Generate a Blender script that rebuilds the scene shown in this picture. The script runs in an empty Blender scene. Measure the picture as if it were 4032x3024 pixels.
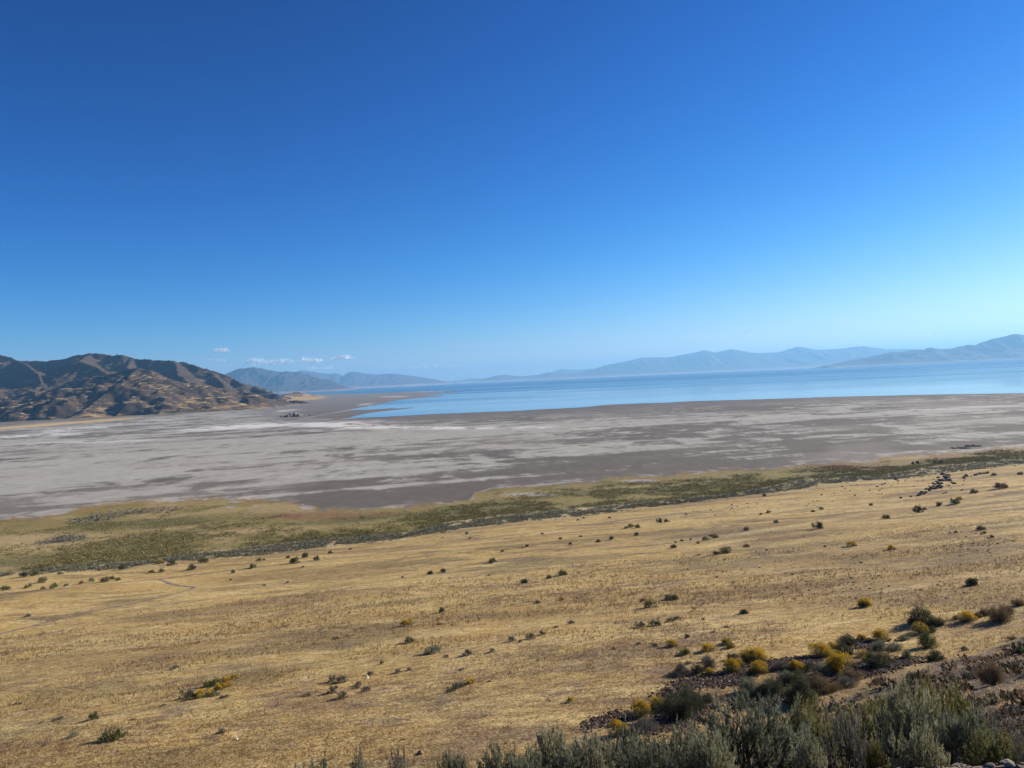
import bpy, math, random
import numpy as np
from mathutils import Vector, Matrix

random.seed(7)
RNG = np.random.default_rng(7)
SC = bpy.context.scene
COL = SC.collection
R = math.radians

# ------------------------------------------------------------------ camera
FPX = 3030.0                      # focal length in photo pixels (4032 wide)
EYE = 60.0                        # eye height above the lake
PITCH, ROLL = 18.0 / FPX, math.atan(0.0454)
fw = Vector((0, math.cos(PITCH), -math.sin(PITCH)))
up0 = Vector((0, math.sin(PITCH), math.cos(PITCH)))
rt0 = Vector((1, 0, 0))
CR = rt0 * math.cos(ROLL) - up0 * math.sin(ROLL)
CU = rt0 * math.sin(ROLL) + up0 * math.cos(ROLL)
cam_d = bpy.data.cameras.new('camera')
cam_d.sensor_width = 36
cam_d.lens = FPX / 4032 * 36
cam_d.clip_start = 0.1
cam_d.clip_end = 200000
cam = bpy.data.objects.new('camera', cam_d)
m = Matrix.Identity(4)
for i in range(3):
    m[i][0] = CR[i]; m[i][1] = CU[i]; m[i][2] = -fw[i]
m[2][3] = EYE
cam.matrix_world = m
COL.objects.link(cam)
SC.camera = cam

# ------------------------------------------------------------------ sky and sun
SUN_AZ, SUN_EL = 64.0, 23.0       # degrees to the right of the view, above the horizon
w = bpy.data.worlds.new('World'); SC.world = w; w.use_nodes = True
nt = w.node_tree; nt.nodes.clear()
sky = nt.nodes.new('ShaderNodeTexSky'); sky.sky_type = 'NISHITA'; sky.sun_disc = False
sky.sun_elevation = R(SUN_EL); sky.sun_rotation = R(SUN_AZ)
sky.altitude = 1300; sky.air_density = 1.0; sky.dust_density = 0.35; sky.ozone_density = 3.0
# deep, saturated daylight: a soft tone curve per channel on the sky's own radiance
sepc = nt.nodes.new('ShaderNodeSeparateColor'); comb = nt.nodes.new('ShaderNodeCombineColor')
def _m(op, a, b_):
    t = nt.nodes.new('ShaderNodeMath'); t.operation = op
    for i, q in enumerate((a, b_)):
        if isinstance(q, (int, float)): t.inputs[i].default_value = q
        else: nt.links.new(q, t.inputs[i])
    return t.outputs[0]
for i, (p_, k_, a_) in enumerate(((3.5, 526., .00112), (1.8, 337., .0122), (2.0, 51.9, .0182))):
    xp = _m('POWER', sepc.outputs[i], p_)
    nt.links.new(_m('MULTIPLY', _m('DIVIDE', xp, _m('ADD', _m('DIVIDE', xp, k_), 1.0)), a_ * 10), comb.inputs[i])
bg = nt.nodes.new('ShaderNodeBackground'); bg.inputs[1].default_value = 0.10
wo = nt.nodes.new('ShaderNodeOutputWorld')
nt.links.new(sky.outputs[0], sepc.inputs[0]); nt.links.new(comb.outputs[0], bg.inputs[0]); nt.links.new(bg.outputs[0], wo.inputs[0])
SDIR = Vector((math.sin(R(SUN_AZ)) * math.cos(R(SUN_EL)), math.cos(R(SUN_AZ)) * math.cos(R(SUN_EL)), math.sin(R(SUN_EL))))
sl = bpy.data.lights.new('sun', 'SUN'); sl.energy = 4.9; sl.angle = R(0.53); sl.color = (1.0, 0.905, 0.78)
so = bpy.data.objects.new('sun', sl); so.rotation_mode = 'QUATERNION'; so.rotation_quaternion = SDIR.to_track_quat('Z', 'Y')
so.location = (0, 0, 200); COL.objects.link(so)
SC.view_settings.view_transform = 'Standard'; SC.view_settings.look = 'None'
SC.view_settings.exposure = 1.05; SC.view_settings.gamma = 1
SC.cycles.max_bounces = 6; SC.cycles.diffuse_bounces = 2; SC.cycles.glossy_bounces = 2
SC.cycles.transparent_max_bounces = 12; SC.cycles.volume_bounces = 0
SC.cycles.use_denoising = True; SC.cycles.denoiser = 'OPENIMAGEDENOISE'; SC.cycles.denoising_prefilter = 'ACCURATE'; SC.cycles.denoising_input_passes = 'RGB_ALBEDO_NORMAL'

# ------------------------------------------------------------------ noise helpers
def _h(ix, iy, s):
    n = (ix.astype(np.int64) * 374761393 + iy.astype(np.int64) * 668265263 + s * 974634777) & 0xFFFFFFFF
    n = ((n ^ (n >> 13)) * 1274126177) & 0xFFFFFFFF
    return ((n ^ (n >> 16)) & 0xFFFFFF) / float(0xFFFFFF)

def vn(x, y, s=0):
    ix = np.floor(x); iy = np.floor(y); fx = x - ix; fy = y - iy
    fx = fx * fx * fx * (fx * (fx * 6 - 15) + 10); fy = fy * fy * fy * (fy * (fy * 6 - 15) + 10)
    a = _h(ix, iy, s); b = _h(ix + 1, iy, s); c = _h(ix, iy + 1, s); d = _h(ix + 1, iy + 1, s)
    return (a * (1 - fx) + b * fx) * (1 - fy) + (c * (1 - fx) + d * fx) * fy

def fbm(x, y, s=0, o=4, g=0.5):
    v = 0; a = 1; t = 0
    for k in range(o):
        ca, sa = math.cos(.6 * k), math.sin(.6 * k)
        v = v + a * vn((x * ca - y * sa) * 2 ** k + 17.3 * k, (x * sa + y * ca) * 2 ** k - 9.1 * k, s + k)
        t += a; a *= g
    return v / t          # 0..1

def ridged(x, y, s=0, o=5, g=0.55):
    v = 0; a = 1; t = 0
    for k in range(o):
        ca, sa = math.cos(.8 * k), math.sin(.8 * k)
        n = 1 - np.abs(2 * vn((x * ca - y * sa) * 2 ** k + 31.7 * k, (x * sa + y * ca) * 2 ** k + 5.7 * k, s + k) - 1)
        v = v + a * n * n; t += a; a *= g
    return v / t

def ss(a, b, x):
    t = np.clip((x - a) / (b - a), 0, 1)
    return t * t * (3 - 2 * t)

def curve(pts):
    p = np.array(pts, float)
    return lambda u: np.interp(u, p[:, 0], p[:, 1])

def mix(a, b, t):
    t = np.asarray(t)[..., None]
    return a * (1 - t) + np.asarray(b) * t

# ------------------------------------------------------------------ picture <-> place (used only to read positions off the photo)
def ray(u, v):
    xc = (np.asarray(u, float) - 2016) / FPX; yc = -(np.asarray(v, float) - 1512) / FPX
    d = np.stack([CR[i] * xc + CU[i] * yc + fw[i] for i in range(3)], -1)
    return d / d[..., 1:2]          # per metre of depth (Y)

def project(x, y, z):
    z = z - EYE
    X = x * CR.x + y * CR.y + z * CR.z
    Y = x * CU.x + y * CU.y + z * CU.z
    Z = np.maximum(x * fw.x + y * fw.y + z * fw.z, 1e-3)
    return 2016 + FPX * X / Z, 1512 - FPX * Y / Z

def onplane(u, v, z=0.0):
    d = ray(u, v); t = (z - EYE) / d[..., 2]
    return d[..., 0] * t, d[..., 1] * t

# curves read off the photo
S_PX = [(-600, 2325), (0, 2270), (253, 2251), (475, 2238), (633, 2213), (823, 2200), (1013, 2187), (1300, 2150), (1553, 2120), (1806, 2085), (2059, 2054),
        (2312, 2030), (2600, 1991), (2859, 1959), (3053, 1940), (3312, 1901), (3506, 1888), (3700, 1865), (4032, 1826), (4600, 1768)]
M_PX = [(-600, 2310), (0, 2262), (285, 2225), (570, 2210), (823, 2181), (1076, 2143), (1300, 2120), (1616, 2095), (1743, 2060), (1933, 2035), (2249, 2003),
        (2600, 1976), (2924, 1939), (3150, 1888), (3441, 1875), (3700, 1833), (4032, 1807), (4600, 1752)]
P_PX = [(-600, 2080), (0, 2048), (150, 2040), (250, 2022), (304, 1998), (519, 1973), (589, 1977), (633, 1975), (855, 1956), (1076, 1964), (1150, 1974),
        (1200, 2000), (1266, 2014), (1490, 2006), (1680, 1997), (1844, 1971), (1885, 1942), (1965, 1922), (2154, 1911), (2330, 1908), (2390, 1884), (2600, 1875), (2716, 1865),
        (2910, 1855), (3053, 1852), (3118, 1836), (3182, 1826), (3286, 1820), (3363, 1826), (3430, 1826), (3480, 1800), (3609, 1787), (3829, 1781),
        (3926, 1761), (4032, 1758), (4600, 1720)]
P_PX.sort()
L_PX = [(-600, 1690), (1000, 1655), (1187, 1650), (1366, 1647), (1480, 1643), (1697, 1631), (1914, 1623), (2076, 1615), (2300, 1603), (2407, 1594), (2738, 1580), (3028, 1571),
        (3276, 1563), (3608, 1555), (4032, 1548), (4600, 1536)]
cS, cM, cP, cL = curve(S_PX), curve(M_PX), curve(P_PX), curve(L_PX)
_sp = np.array(S_PX, float); _sx, _sy = onplane(_sp[:, 0], _sp[:, 1], 2.0)
def coast_y(x):
    a = np.interp(x, _sx, _sy)
    lo = _sy[0] + (x - _sx[0]) * .35; hi = _sy[-1] + (x - _sx[-1]) * .30
    return np.where(x < _sx[0], lo, np.where(x > _sx[-1], hi, a))

def height(x, y, fine=True):
    x = np.asarray(x, float); y = np.asarray(y, float)
    D = (coast_y(x) - y) * .95
    Dp = np.clip(D, 0, 340)
    z = np.where(D > 0, 2 + .12 * Dp + .0001 * Dp ** 2, 2 * np.exp(np.minimum(D, 0) / 38))
    land = ss(-60, 30, D)
    z = z + land * ((fbm(x / 42, y / 24, 3, 2) - .5) * 1.1 + (fbm(x / 11, y / 7, 5, 2) - .5) * .30)
    d = .53 * (x - 1.6) - .848 * (y - 36)          # distance up the bank from its toe
    far = ss(120, 200, np.hypot(x, y))
    F = np.interp(d, [-3, 0, 4, 17.3, 22.3, 25.5, 27.5], [0, .15, 1.2, 5.6, 7.4, 8.9, 9.8]) * (1 - far)
    z = z + F
    # the roadside shoulder and the steep bank just below it
    kr = ss(.24, .34, x / np.maximum(y, .5)) * ss(0, 1, y)
    yl = np.interp(y, [2.85, 5, 7.5, 12, 20, 60], [58.35, 57.1, 55.6, 52.0, 40.0, -30.0]); yr = np.interp(y, [3.08, 4.2, 5, 7.5, 12, 20, 60], [58.35, 57.62, 57.1, 55.6, 52.0, 40.0, -30.0])
    sh = yl * (1 - kr) + yr * kr
    sh = sh * (1 - far) - 50 * far
    hh = np.clip(.5 + .5 * (sh - z) / .5, 0, 1); wv = hh * ss(4.2, 3.2, y)
    z = z * (1 - hh) + sh * hh + .5 * hh * (1 - hh) * .5
    if fine:
        near = ss(-2, 3, d) * (1 - far)
        z = z + near * ((fbm(x / 1.6, y / 1.6, 8, 3) - .5) * .22 * (1 - .6 * wv))
        z = z + land * (fbm(x / 2.2, y / 1.6, 11, 2) - .5) * .10
    return z

def hit(u, v):
    """where the ray through a photo pixel meets the slope"""
    u = np.atleast_1d(np.asarray(u, float)); v = np.atleast_1d(np.asarray(v, float))
    d = ray(u, v)
    ts = np.geomspace(2.0, 9000, 700)
    lo = np.zeros(len(u)); found = np.zeros(len(u), bool); hi = np.full(len(u), 9000.)
    prev = 2.0
    for t in ts:
        below = (EYE + d[:, 2] * t) < height(d[:, 0] * t, t + 0 * u, False)
        new = below & ~found
        lo[new] = prev; hi[new] = t; found |= below; prev = t
        if found.all(): break
    for _ in range(18):
        mid = (lo + hi) / 2
        below = (EYE + d[:, 2] * mid) < height(d[:, 0] * mid, mid, False)
        hi = np.where(below, mid, hi); lo = np.where(below, lo, mid)
    X = d[:, 0] * hi; Y = hi
    return X, Y, height(X, Y)

# ------------------------------------------------------------------ object helpers
def mesh_obj(name, verts, faces, mat, parent=None, smooth=True, cols=None, link=True):
    me = bpy.data.meshes.new(name)
    verts = np.asarray(verts, np.float32); faces = np.asarray(faces, np.int32)
    nf, k = faces.shape
    me.vertices.add(len(verts)); me.vertices.foreach_set('co', verts.ravel())
    me.loops.add(nf * k); me.loops.foreach_set('vertex_index', faces.ravel())
    me.polygons.add(nf); me.polygons.foreach_set('loop_start', np.arange(0, nf * k, k, dtype=np.int32))
    me.polygons.foreach_set('loop_total', np.full(nf, k, np.int32))
    me.polygons.foreach_set('use_smooth', np.full(nf, smooth))
    me.update(calc_edges=True)
    if cols is not None:
        for cn, arr in cols.items():
            at = me.color_attributes.new(cn, 'FLOAT_COLOR', 'POINT')
            a = np.ones((len(verts), 4), np.float32); a[:, :arr.shape[1]] = arr
            at.data.foreach_set('color', a.ravel())
    me.materials.append(mat)
    o = bpy.data.objects.new(name, me)
    if link: COL.objects.link(o)
    if parent: o.parent = parent
    return o

LONG = []
def tag(o, label, cat=None, group=None, kind=None):
    if len(label.replace('-', ' ').split()) > 16: LONG.append(label)
    o['label'] = label
    if cat: o['category'] = cat
    if group: o['group'] = group
    if kind: o['kind'] = kind
    return o

def struct(o):
    o['kind'] = 'structure'; return o

class Acc:
    """collects pieces into one mesh"""
    def __init__(s): s.v = []; s.f = []; s.c = []; s.n = 0
    def add(s, v, f, c=None):
        v = np.asarray(v, np.float32); s.v.append(v); s.f.append(np.asarray(f) + s.n); s.n += len(v)
        if c is not None: s.c.append(np.broadcast_to(np.asarray(c, np.float32), (len(v), 3)))
    def build(s, name, mat, parent=None, smooth=True, link=True):
        return mesh_obj(name, np.concatenate(s.v), np.concatenate(s.f), mat, parent, smooth,
                        {'tint': np.concatenate(s.c)} if s.c else None, link)

# ------------------------------------------------------------------ materials
def new_mat(name):
    mt = bpy.data.materials.new(name); mt.use_nodes = True
    n = mt.node_tree; b = n.nodes['Principled BSDF']
    return mt, n, b

def mat_tint(name, rough=.85, var=.12, transl=0.0, grain=None, spec=.25):
    """colour comes from the surface's own per-leaf / per-stone tint, with a per-object shift"""
    mt, n, b = new_mat(name)
    a = n.nodes.new('ShaderNodeAttribute'); a.attribute_name = 'tint'
    oi = n.nodes.new('ShaderNodeObjectInfo')
    mr = n.nodes.new('ShaderNodeMapRange'); mr.inputs[3].default_value = 1 - var; mr.inputs[4].default_value = 1 + var
    n.links.new(oi.outputs['Random'], mr.inputs[0])
    h = n.nodes.new('ShaderNodeHueSaturation'); n.links.new(mr.outputs[0], h.inputs['Value']); n.links.new(a.outputs['Color'], h.inputs['Color'])
    out = h.outputs[0]
    if grain:
        tc = n.nodes.new('ShaderNodeTexCoord')
        nz = n.nodes.new('ShaderNodeTexNoise'); nz.inputs['Scale'].default_value = grain; nz.inputs['Detail'].default_value = 6; nz.inputs['Roughness'].default_value = .65
        n.links.new(tc.outputs['Object'], nz.inputs['Vector'])
        m2 = n.nodes.new('ShaderNodeMapRange'); m2.inputs[1].default_value = .3; m2.inputs[2].default_value = .7; m2.inputs[3].default_value = .6; m2.inputs[4].default_value = 1.35
        n.links.new(nz.outputs[0], m2.inputs[0])
        h2 = n.nodes.new('ShaderNodeHueSaturation'); n.links.new(m2.outputs[0], h2.inputs['Value']); n.links.new(out, h2.inputs['Color']); out = h2.outputs[0]
        bp = n.nodes.new('ShaderNodeBump'); bp.inputs['Strength'].default_value = .5; bp.inputs['Distance'].default_value = .02
        n.links.new(nz.outputs[0], bp.inputs['Height']); n.links.new(bp.outputs[0], b.inputs['Normal'])
    n.links.new(out, b.inputs['Base Color'])
    b.inputs['Roughness'].default_value = rough; b.inputs['Specular IOR Level'].default_value = spec
    if transl:
        t = n.nodes.new('ShaderNodeBsdfTranslucent'); n.links.new(out, t.inputs[0])
        mx = n.nodes.new('ShaderNodeMixShader'); mx.inputs[0].default_value = transl
        n.links.new(b.outputs[0], mx.inputs[1]); n.links.new(t.outputs[0], mx.inputs[2])
        n.links.new(mx.outputs[0], n.nodes['Material Output'].inputs[0])
    return mt

M_LEAF = mat_tint('leaf', .75, .15, .25, None, .12)
M_FARLEAF = mat_tint('far_leaf', .85, .18, .12, None, .1)
M_STEM = mat_tint('bark', .9, .1)
M_STONE = mat_tint('stone', .85, .12, 0, 14, .12)
M_ROCK = mat_tint('rock', .85, .15, 0, 3.0, .12)
M_GRASS = mat_tint('dry_grass', .85, .0, .3)
M_PEBBLE = mat_tint('pebble', .8, .0, 0, None, .15)

def mat_ground():
    mt, n, b = new_mat('ground')
    a = n.nodes.new('ShaderNodeAttribute'); a.attribute_name = 'tint'
    z = n.nodes.new('ShaderNodeAttribute'); z.attribute_name = 'zone'      # R = dry grass slope, G = bank, B = marsh
    sep = n.nodes.new('ShaderNodeSeparateColor'); n.links.new(z.outputs['Color'], sep.inputs[0])
    g = n.nodes.new('ShaderNodeNewGeometry')
    mp = n.nodes.new('ShaderNodeMapping'); mp.inputs['Rotation'].default_value[2] = R(-18); mp.inputs['Scale'].default_value = (.8, 1.6, 1)
    n.links.new(g.outputs['Position'], mp.inputs[0])
    def noise(sc, det=4, rg=.6):
        t = n.nodes.new('ShaderNodeTexNoise'); t.inputs['Scale'].default_value = sc; t.inputs['Detail'].default_value = det; t.inputs['Roughness'].default_value = rg
        n.links.new(mp.outputs[0], t.inputs['Vector']); return t.outputs[0]
    def rng(src, a0, a1, b0, b1):
        t = n.nodes.new('ShaderNodeMapRange')
        for i, val in enumerate((a0, a1, b0, b1)): t.inputs[i + 1].default_value = val
        n.links.new(src, t.inputs[0]); return t.outputs[0]
    def mul(p, q):
        t = n.nodes.new('ShaderNodeMath'); t.operation = 'MULTIPLY'
        for i, s in enumerate((p, q)):
            if isinstance(s, float): t.inputs[i].default_value = s
            else: n.links.new(s, t.inputs[i])
        return t.outputs[0]
    n1 = noise(.9, 6, .7); n2 = noise(5.5, 3, .6); n3 = noise(18, 2, .5)
    # grass grain: clumps darker and redder between paler straw
    c1 = n.nodes.new('ShaderNodeMix'); c1.data_type = 'RGBA'; c1.blend_type = 'MULTIPLY'; c1.inputs['B'].default_value = (.42, .39, .36, 1)
    f = rng(n2, .46, .58, 0.0, 1.0); n.links.new(mul(f, sep.outputs[0]), c1.inputs['Factor']); n.links.new(a.outputs['Color'], c1.inputs['A'])
    c2 = n.nodes.new('ShaderNodeMix'); c2.data_type = 'RGBA'; c2.blend_type = 'MULTIPLY'; c2.inputs['B'].default_value = (.55, .5, .48, 1)
    f = rng(n1, .44, .62, 0.0, .95); n.links.new(mul(f, sep.outputs[0]), c2.inputs['Factor']); n.links.new(c1.outputs['Result'], c2.inputs['A'])
    c3 = n.nodes.new('ShaderNodeMix'); c3.data_type = 'RGBA'; c3.blend_type = 'MULTIPLY'; c3.inputs['B'].default_value = (.35, .32, .33, 1)
    f = rng(n3, .45, .62, 0.0, 1.0); n.links.new(mul(f, sep.outputs[1]), c3.inputs['Factor']); n.links.new(c2.outputs['Result'], c3.inputs['A'])
    c4 = n.nodes.new('ShaderNodeMix'); c4.data_type = 'RGBA'; c4.blend_type = 'MULTIPLY'; c4.inputs['B'].default_value = (.5, .55, .5, 1)
    n4 = noise(.35, 6, .75)
    f = rng(n4, .45, .62, 0.0, .9); n.links.new(mul(f, sep.outputs[2]), c4.inputs['Factor']); n.links.new(c3.outputs['Result'], c4.inputs['A'])
    n.links.new(c4.outputs['Result'], b.inputs['Base Color'])
    b.inputs['Roughness'].default_value = .92; b.inputs['Specular IOR Level'].default_value = .12
    bp = n.nodes.new('ShaderNodeBump'); bp.inputs['Distance'].default_value = .12
    n.links.new(mul(sep.outputs[0], .9), bp.inputs['Strength']); n.links.new(n2, bp.inputs['Height'])
    bp2 = n.nodes.new('ShaderNodeBump'); bp2.inputs['Distance'].default_value = .05
    n.links.new(mul(sep.outputs[1], .9), bp2.inputs['Strength']); n.links.new(n3, bp2.inputs['Height']); n.links.new(bp.outputs[0], bp2.inputs['Normal'])
    n.links.new(bp2.outputs[0], b.inputs['Normal'])
    return mt
M_GROUND = mat_ground()

# ------------------------------------------------------------------ the ground: one sheet from the camera's feet to the horizon
def build_ground():
    th = np.concatenate([np.arange(-42, 42.01, .1), np.arange(44, 317, 3.0)])
    th = np.radians(th)
    lr = [math.log(.4)]
    while math.exp(lr[-1]) < 46000:
        r = math.exp(lr[-1]); lr.append(lr[-1] + (.016 if r < 18 else .0080 if r < 6500 else .035))
    rr = np.exp(np.array(lr))
    T, Q = np.meshgrid(th, rr)
    x = (Q * np.sin(T)).ravel(); y = (Q * np.cos(T)).ravel()
    z = height(x, y)
    z = np.where(np.hypot(x, y) > 900, z * 0 + height(x, y, False) * 0 + np.minimum(z, .6), z)
    # ---- masks
    u, v = project(x, y, z)
    front = (y > .5) & (np.abs(x) < y * 1.1)
    D = (coast_y(x) - y) * .95
    u = np.where(front, u, -500); v = np.where(front, v, np.where(D > 0, 2600, 1700))
    uu = np.clip(u, -600, 4600)
    w1 = (fbm(x / 26, y / 26, 21, 4) - .5); w2 = (fbm(x / 7, y / 7, 22, 3) - .5)
    vS = cS(uu) + w1 * 16 + w2 * 8
    vM = cM(uu) + w1 * 14 + w2 * 8
    vP = cP(uu) + (w1 * 30 + w2 * 18) + (fbm(x / 3.5, y / 5, 23, 3) - .5) * 9
    vL = cL(uu)
    field = ss(-5, 7, v - vS)
    belt = ss(-4, 4, v - vM) * (1 - field)
    marsh = ss(-4.5, 4.5, v - vP + (fbm(x / 2.5, y / 6, 24, 3) - .5) * 14) * (1 - ss(-4, 4, v - vM))
    playa = 1 - np.clip(field + belt + marsh, 0, 1)
    # ---- dry grass slope
    a = fbm(x / 30 - y / 90, y / 11 + x / 33, 31, 5, .6); b_ = fbm(x / 5.0, y / 3.0, 32, 4, .6); c_ = fbm(x / 75, y / 40, 33, 3)
    gold = np.array([.625, .450, .165]); straw = np.array([.76, .59, .265]); brown = np.array([.30, .195, .095]); olive = np.array([.22, .185, .095]); purple = np.array([.20, .15, .115])
    C = mix(np.broadcast_to(gold, (len(x), 3)), straw, ss(.45, .62, b_) * .8)
    C = mix(C, brown, ss(.49, .64, a * .55 + b_ * .45) * .7)
    C = mix(C, straw, ss(.56, .70, fbm(x / 9, y / 2.6, 37, 4, .6)) * .8)
    C = mix(C, brown, ss(.55, .72, b_ * .6 + c_ * .4) * .5)
    C = mix(C, gold * 1.05, ss(1.0, .2, np.abs(D - 55) / 60) * .5)
    C = mix(C, olive, ss(.60, .72, fbm(x / 22, y / 10, 35, 4)) * .55)
    C = mix(C, purple, ss(.63, .74, fbm(x / 20 + 7, y / 7, 36, 5, .6)) * .6)
    # browner towards the near right, darker stained patches where the photo has them
    C = mix(C, [.34, .225, .12], ss(2300, 2950, v) * (.15 + .45 * ss(700, 2200, u)) + 0)
    for (pu, pv, ru, rv, am) in [(2880, 2105, 260, 26, .8), (3420, 2180, 120, 20, .35), (3900, 2150, 230, 22, .55), (3330, 2225, 120, 12, .6), (640, 2430, 220, 10, .5), (900, 2630, 120, 12, .5),
                                 (2560, 2440, 220, 18, .6), (1900, 2430, 90, 8, .5), (3250, 2130, 80, 12, .4), (3650, 2330, 420, 50, .25), (480, 2390, 90, 8, .5), (1250, 2370, 70, 6, .6), (3700, 2210, 220, 20, .5)]:
        k = np.exp(-((u - pu) / ru) ** 2 - ((v - pv + (u - pu) * .08 + w1 * 30) / rv) ** 2)
        C = mix(C, purple, k * am * (.5 + b_))
    for (pu, pv, ru, rv, am) in [(2830, 2142, 130, 7, .8), (3250, 2050, 260, 6, .6), (1240, 2470, 45, 8, .9), (3800, 1985, 250, 5, .5), (700, 2365, 350, 9, .5), (3000, 2090, 200, 6, .5), (900, 2545, 120, 10, .5)]:
        k = np.exp(-((u - pu) / ru) ** 2 - ((v - pv + (u - pu) * .16) / rv) ** 2)
        C = mix(C, straw * 1.12, k * am)
    C = mix(C, brown * .9, ss(.50, .66, fbm(x / 48 + 3, y / 20, 38, 5, .62)) * .45)
    C = mix(C, straw * 1.04, ss(.58, .70, fbm(x / 40 - y / 60, y / 7 + x / 22, 39, 5, .6)) * .6)
    C = mix(C, purple * 1.2, ss(.66, .72, fbm(x / 3.2, y / 2.0, 40, 4, .6)) * .6 * ss(.45, .6, fbm(x / 30, y / 20, 48, 3)))
    fieldC = C
    # ---- sage belt ground
    beltC = mix(np.broadcast_to(np.array([.26, .21, .12]), (len(x), 3)), [.42, .33, .18], ss(.45, .6, w2 + .5))
    # ---- marsh
    e = fbm(x / 38, y / 30, 41, 5, .6); f_ = fbm(x / 16, y / 14, 42, 4)
    og = np.array([.285, .225, .080]); grn = np.array([.165, .150, .055]); tan = np.array([.44, .32, .155]); rust = np.array([.235, .115, .068]); orange = np.array([.36, .21, .08])
    depth = np.clip((v - vP) / np.maximum(vM - vP, 8), 0, 1)
    C = mix(np.broadcast_to(og, (len(x), 3)), grn, ss(.46, .60, e * .7 + f_ * .3 + (depth - .45) * .22))
    C = mix(C, tan, ss(.55, .68, 1 - e + (f_ - .5) * .4) * .7 * ss(2600, 900, u))
    C = mix(C, orange * .85, (1 - ss(.0, .12, depth + (f_ - .5) * .3)) * .6)
    for (pu, pv, ru, rv, am) in [(1250, 2035, 180, 14, 1), (1450, 2022, 240, 7, .9), (3300, 1832, 170, 9, 1), (3360, 1845, 120, 8, .9), (3700, 1800, 170, 9, .8), (3560, 1812, 130, 9, .5), (950, 2082, 60, 5, .7), (2650, 1890, 60, 6, .5), (2000, 1955, 80, 5, .5), (3900, 1772, 120, 6, .6)]:
        k = np.exp(-((u - pu) / ru) ** 2 - ((v - pv + w1 * 14) / rv) ** 2)
        C = mix(C, rust, np.clip(k * am * 1.3, 0, 1) * (.5 + .5 * ss(.4, .6, f_)))
    for (pu, pv, ru, rv, am) in [(150, 2130, 260, 30, .9), (620, 2082, 180, 8, .7), (1000, 2088, 170, 9, .8), (450, 2100, 160, 16, .5), (120, 2165, 150, 12, .8), (1880, 2045, 160, 8, .9), (3580, 1806, 90, 8, .7), (2040, 1945, 90, 8, .8), (100, 2020, 120, 10, .6), (2480, 1915, 250, 5, .5)]:
        k = np.exp(-((u - pu) / ru) ** 2 - ((v - pv + (u - pu) * .05 + w1 * 14) / rv) ** 2)
        C = mix(C, tan * 1.05, np.clip(k * am * 1.3, 0, 1))
    for (pu, pv, ru, rv, am) in [(650, 2060, 190, 14, 1), (550, 2175, 260, 16, .9), (150, 2205, 250, 22, .7), (1380, 2050, 260, 10, .9), (1700, 2020, 300, 7, .9), (2300, 1945, 280, 8, .7), (3300, 1870, 280, 8, .8), (2600, 1925, 240, 8, .5), (3850, 1815, 240, 9, .9)]:
        k = np.exp(-((u - pu) / ru) ** 2 - ((v - pv + (u - pu) * .08 + w1 * 16) / rv) ** 2)
        C = mix(C, grn * .9, np.clip(k * am * 1.2, 0, 1))
    for (pu, pv, ru, rv) in [(907, 1997, 22, 4), (1010, 1993, 16, 3), (930, 1976, 40, 3), (1210, 1999, 36, 8), (2080, 1947, 110, 6), (2520, 1893, 80, 6)]:
        k = np.exp(-((u - pu) / ru) ** 2 - ((v - pv) / rv) ** 2)
        C = mix(C, np.array([.40, .36, .33]), ss(.3, .6, k))
    C = C * .84
    marshC = C
    # ---- playa
    wx = (fbm(x / 60, y / 60, 57, 3) - .5) * 90; wy = (fbm(x / 60 + 9, y / 60, 58, 3) - .5) * 110
    p1 = fbm((x + wx) / 95 + 3, (y + wy) / 120, 51, 7, .68); p2 = fbm((x + wx * .4) / 24, (y + wy * .4) / 34, 52, 5, .68); p3 = fbm(x / 300, y / 420, 53, 3)
    bias = 0 * x
    for (pu, pv, ru, rv, am) in [(500, 1820, 900, 110, .12), (900, 1780, 600, 60, .04), (1900, 1700, 500, 25, .09), (1700, 1930, 520, 52, -.12), (1150, 1925, 220, 30, -.05), (2450, 1830, 320, 28, -.17),
                                 (2950, 1835, 260, 18, -.13), (3950, 1700, 240, 32, -.14), (3250, 1770, 160, 12, -.16), (3100, 1700, 600, 40, .03), (3700, 1620, 500, 14, .17), (2900, 1650, 600, 16, .08),
                                 (2400, 1755, 500, 18, .05), (1900, 1755, 300, 12, .06), (2000, 1745, 220, 7, -.12), (0, 1990, 300, 35, -.10), (850, 1905, 150, 8, -.12), (3500, 1850, 200, 20, -.1), (1950, 1800, 500, 20, -.04),
                                 (2020, 1690, 700, 10, .08), (1350, 1700, 450, 9, -.10), (900, 1660, 300, 14, -.05), (3500, 1650, 700, 5, -.12), (1500, 1590, 300, 30, -.06)]:
        bias = bias + am * np.exp(-((u - pu) / ru) ** 2 - ((v - pv + (u - pu) * .045) / rv) ** 2)
    sa = x * .965 + y * .262; na = -x * .262 + y * .965; nd = np.clip(na / 900, .5, 4)
    st = fbm(sa / 240, na / 20, 151, 5, .62) - .5; st2 = fbm(sa / 700 + 5, na / 70, 152, 5, .62) - .5
    st3 = fbm(sa / 70, na / 7, 153, 4, .6) - .5
    q_ = p1 * .40 + p2 * .22 + p3 * .10 + .14 + bias * .85 + st * .36 + st2 * .24 + st3 * .20 + (p2 - .5) * .16 - .035 * ss(1500, 2600, u); s = .62 * ss(.46, .54, q_) + .38 * ss(.38, .66, q_ + (fbm(x / 11, y / 16, 59, 3) - .5) * .18)
    dark = np.array([.118, .102, .083]); light = np.array([.335, .320, .275]); lilac = np.array([.30, .270, .232])
    C = mix(np.broadcast_to(dark, (len(x), 3)), light, s)
    C = mix(C, lilac, ss(.5, .65, fbm(x / 150, y / 150, 55, 3)) * .35)
    C = C * (1 + (fbm(x / 5, y / 8, 56, 3) - .5)[:, None] * .34)
    # wet margin along the lake
    dl = v - vL
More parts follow.
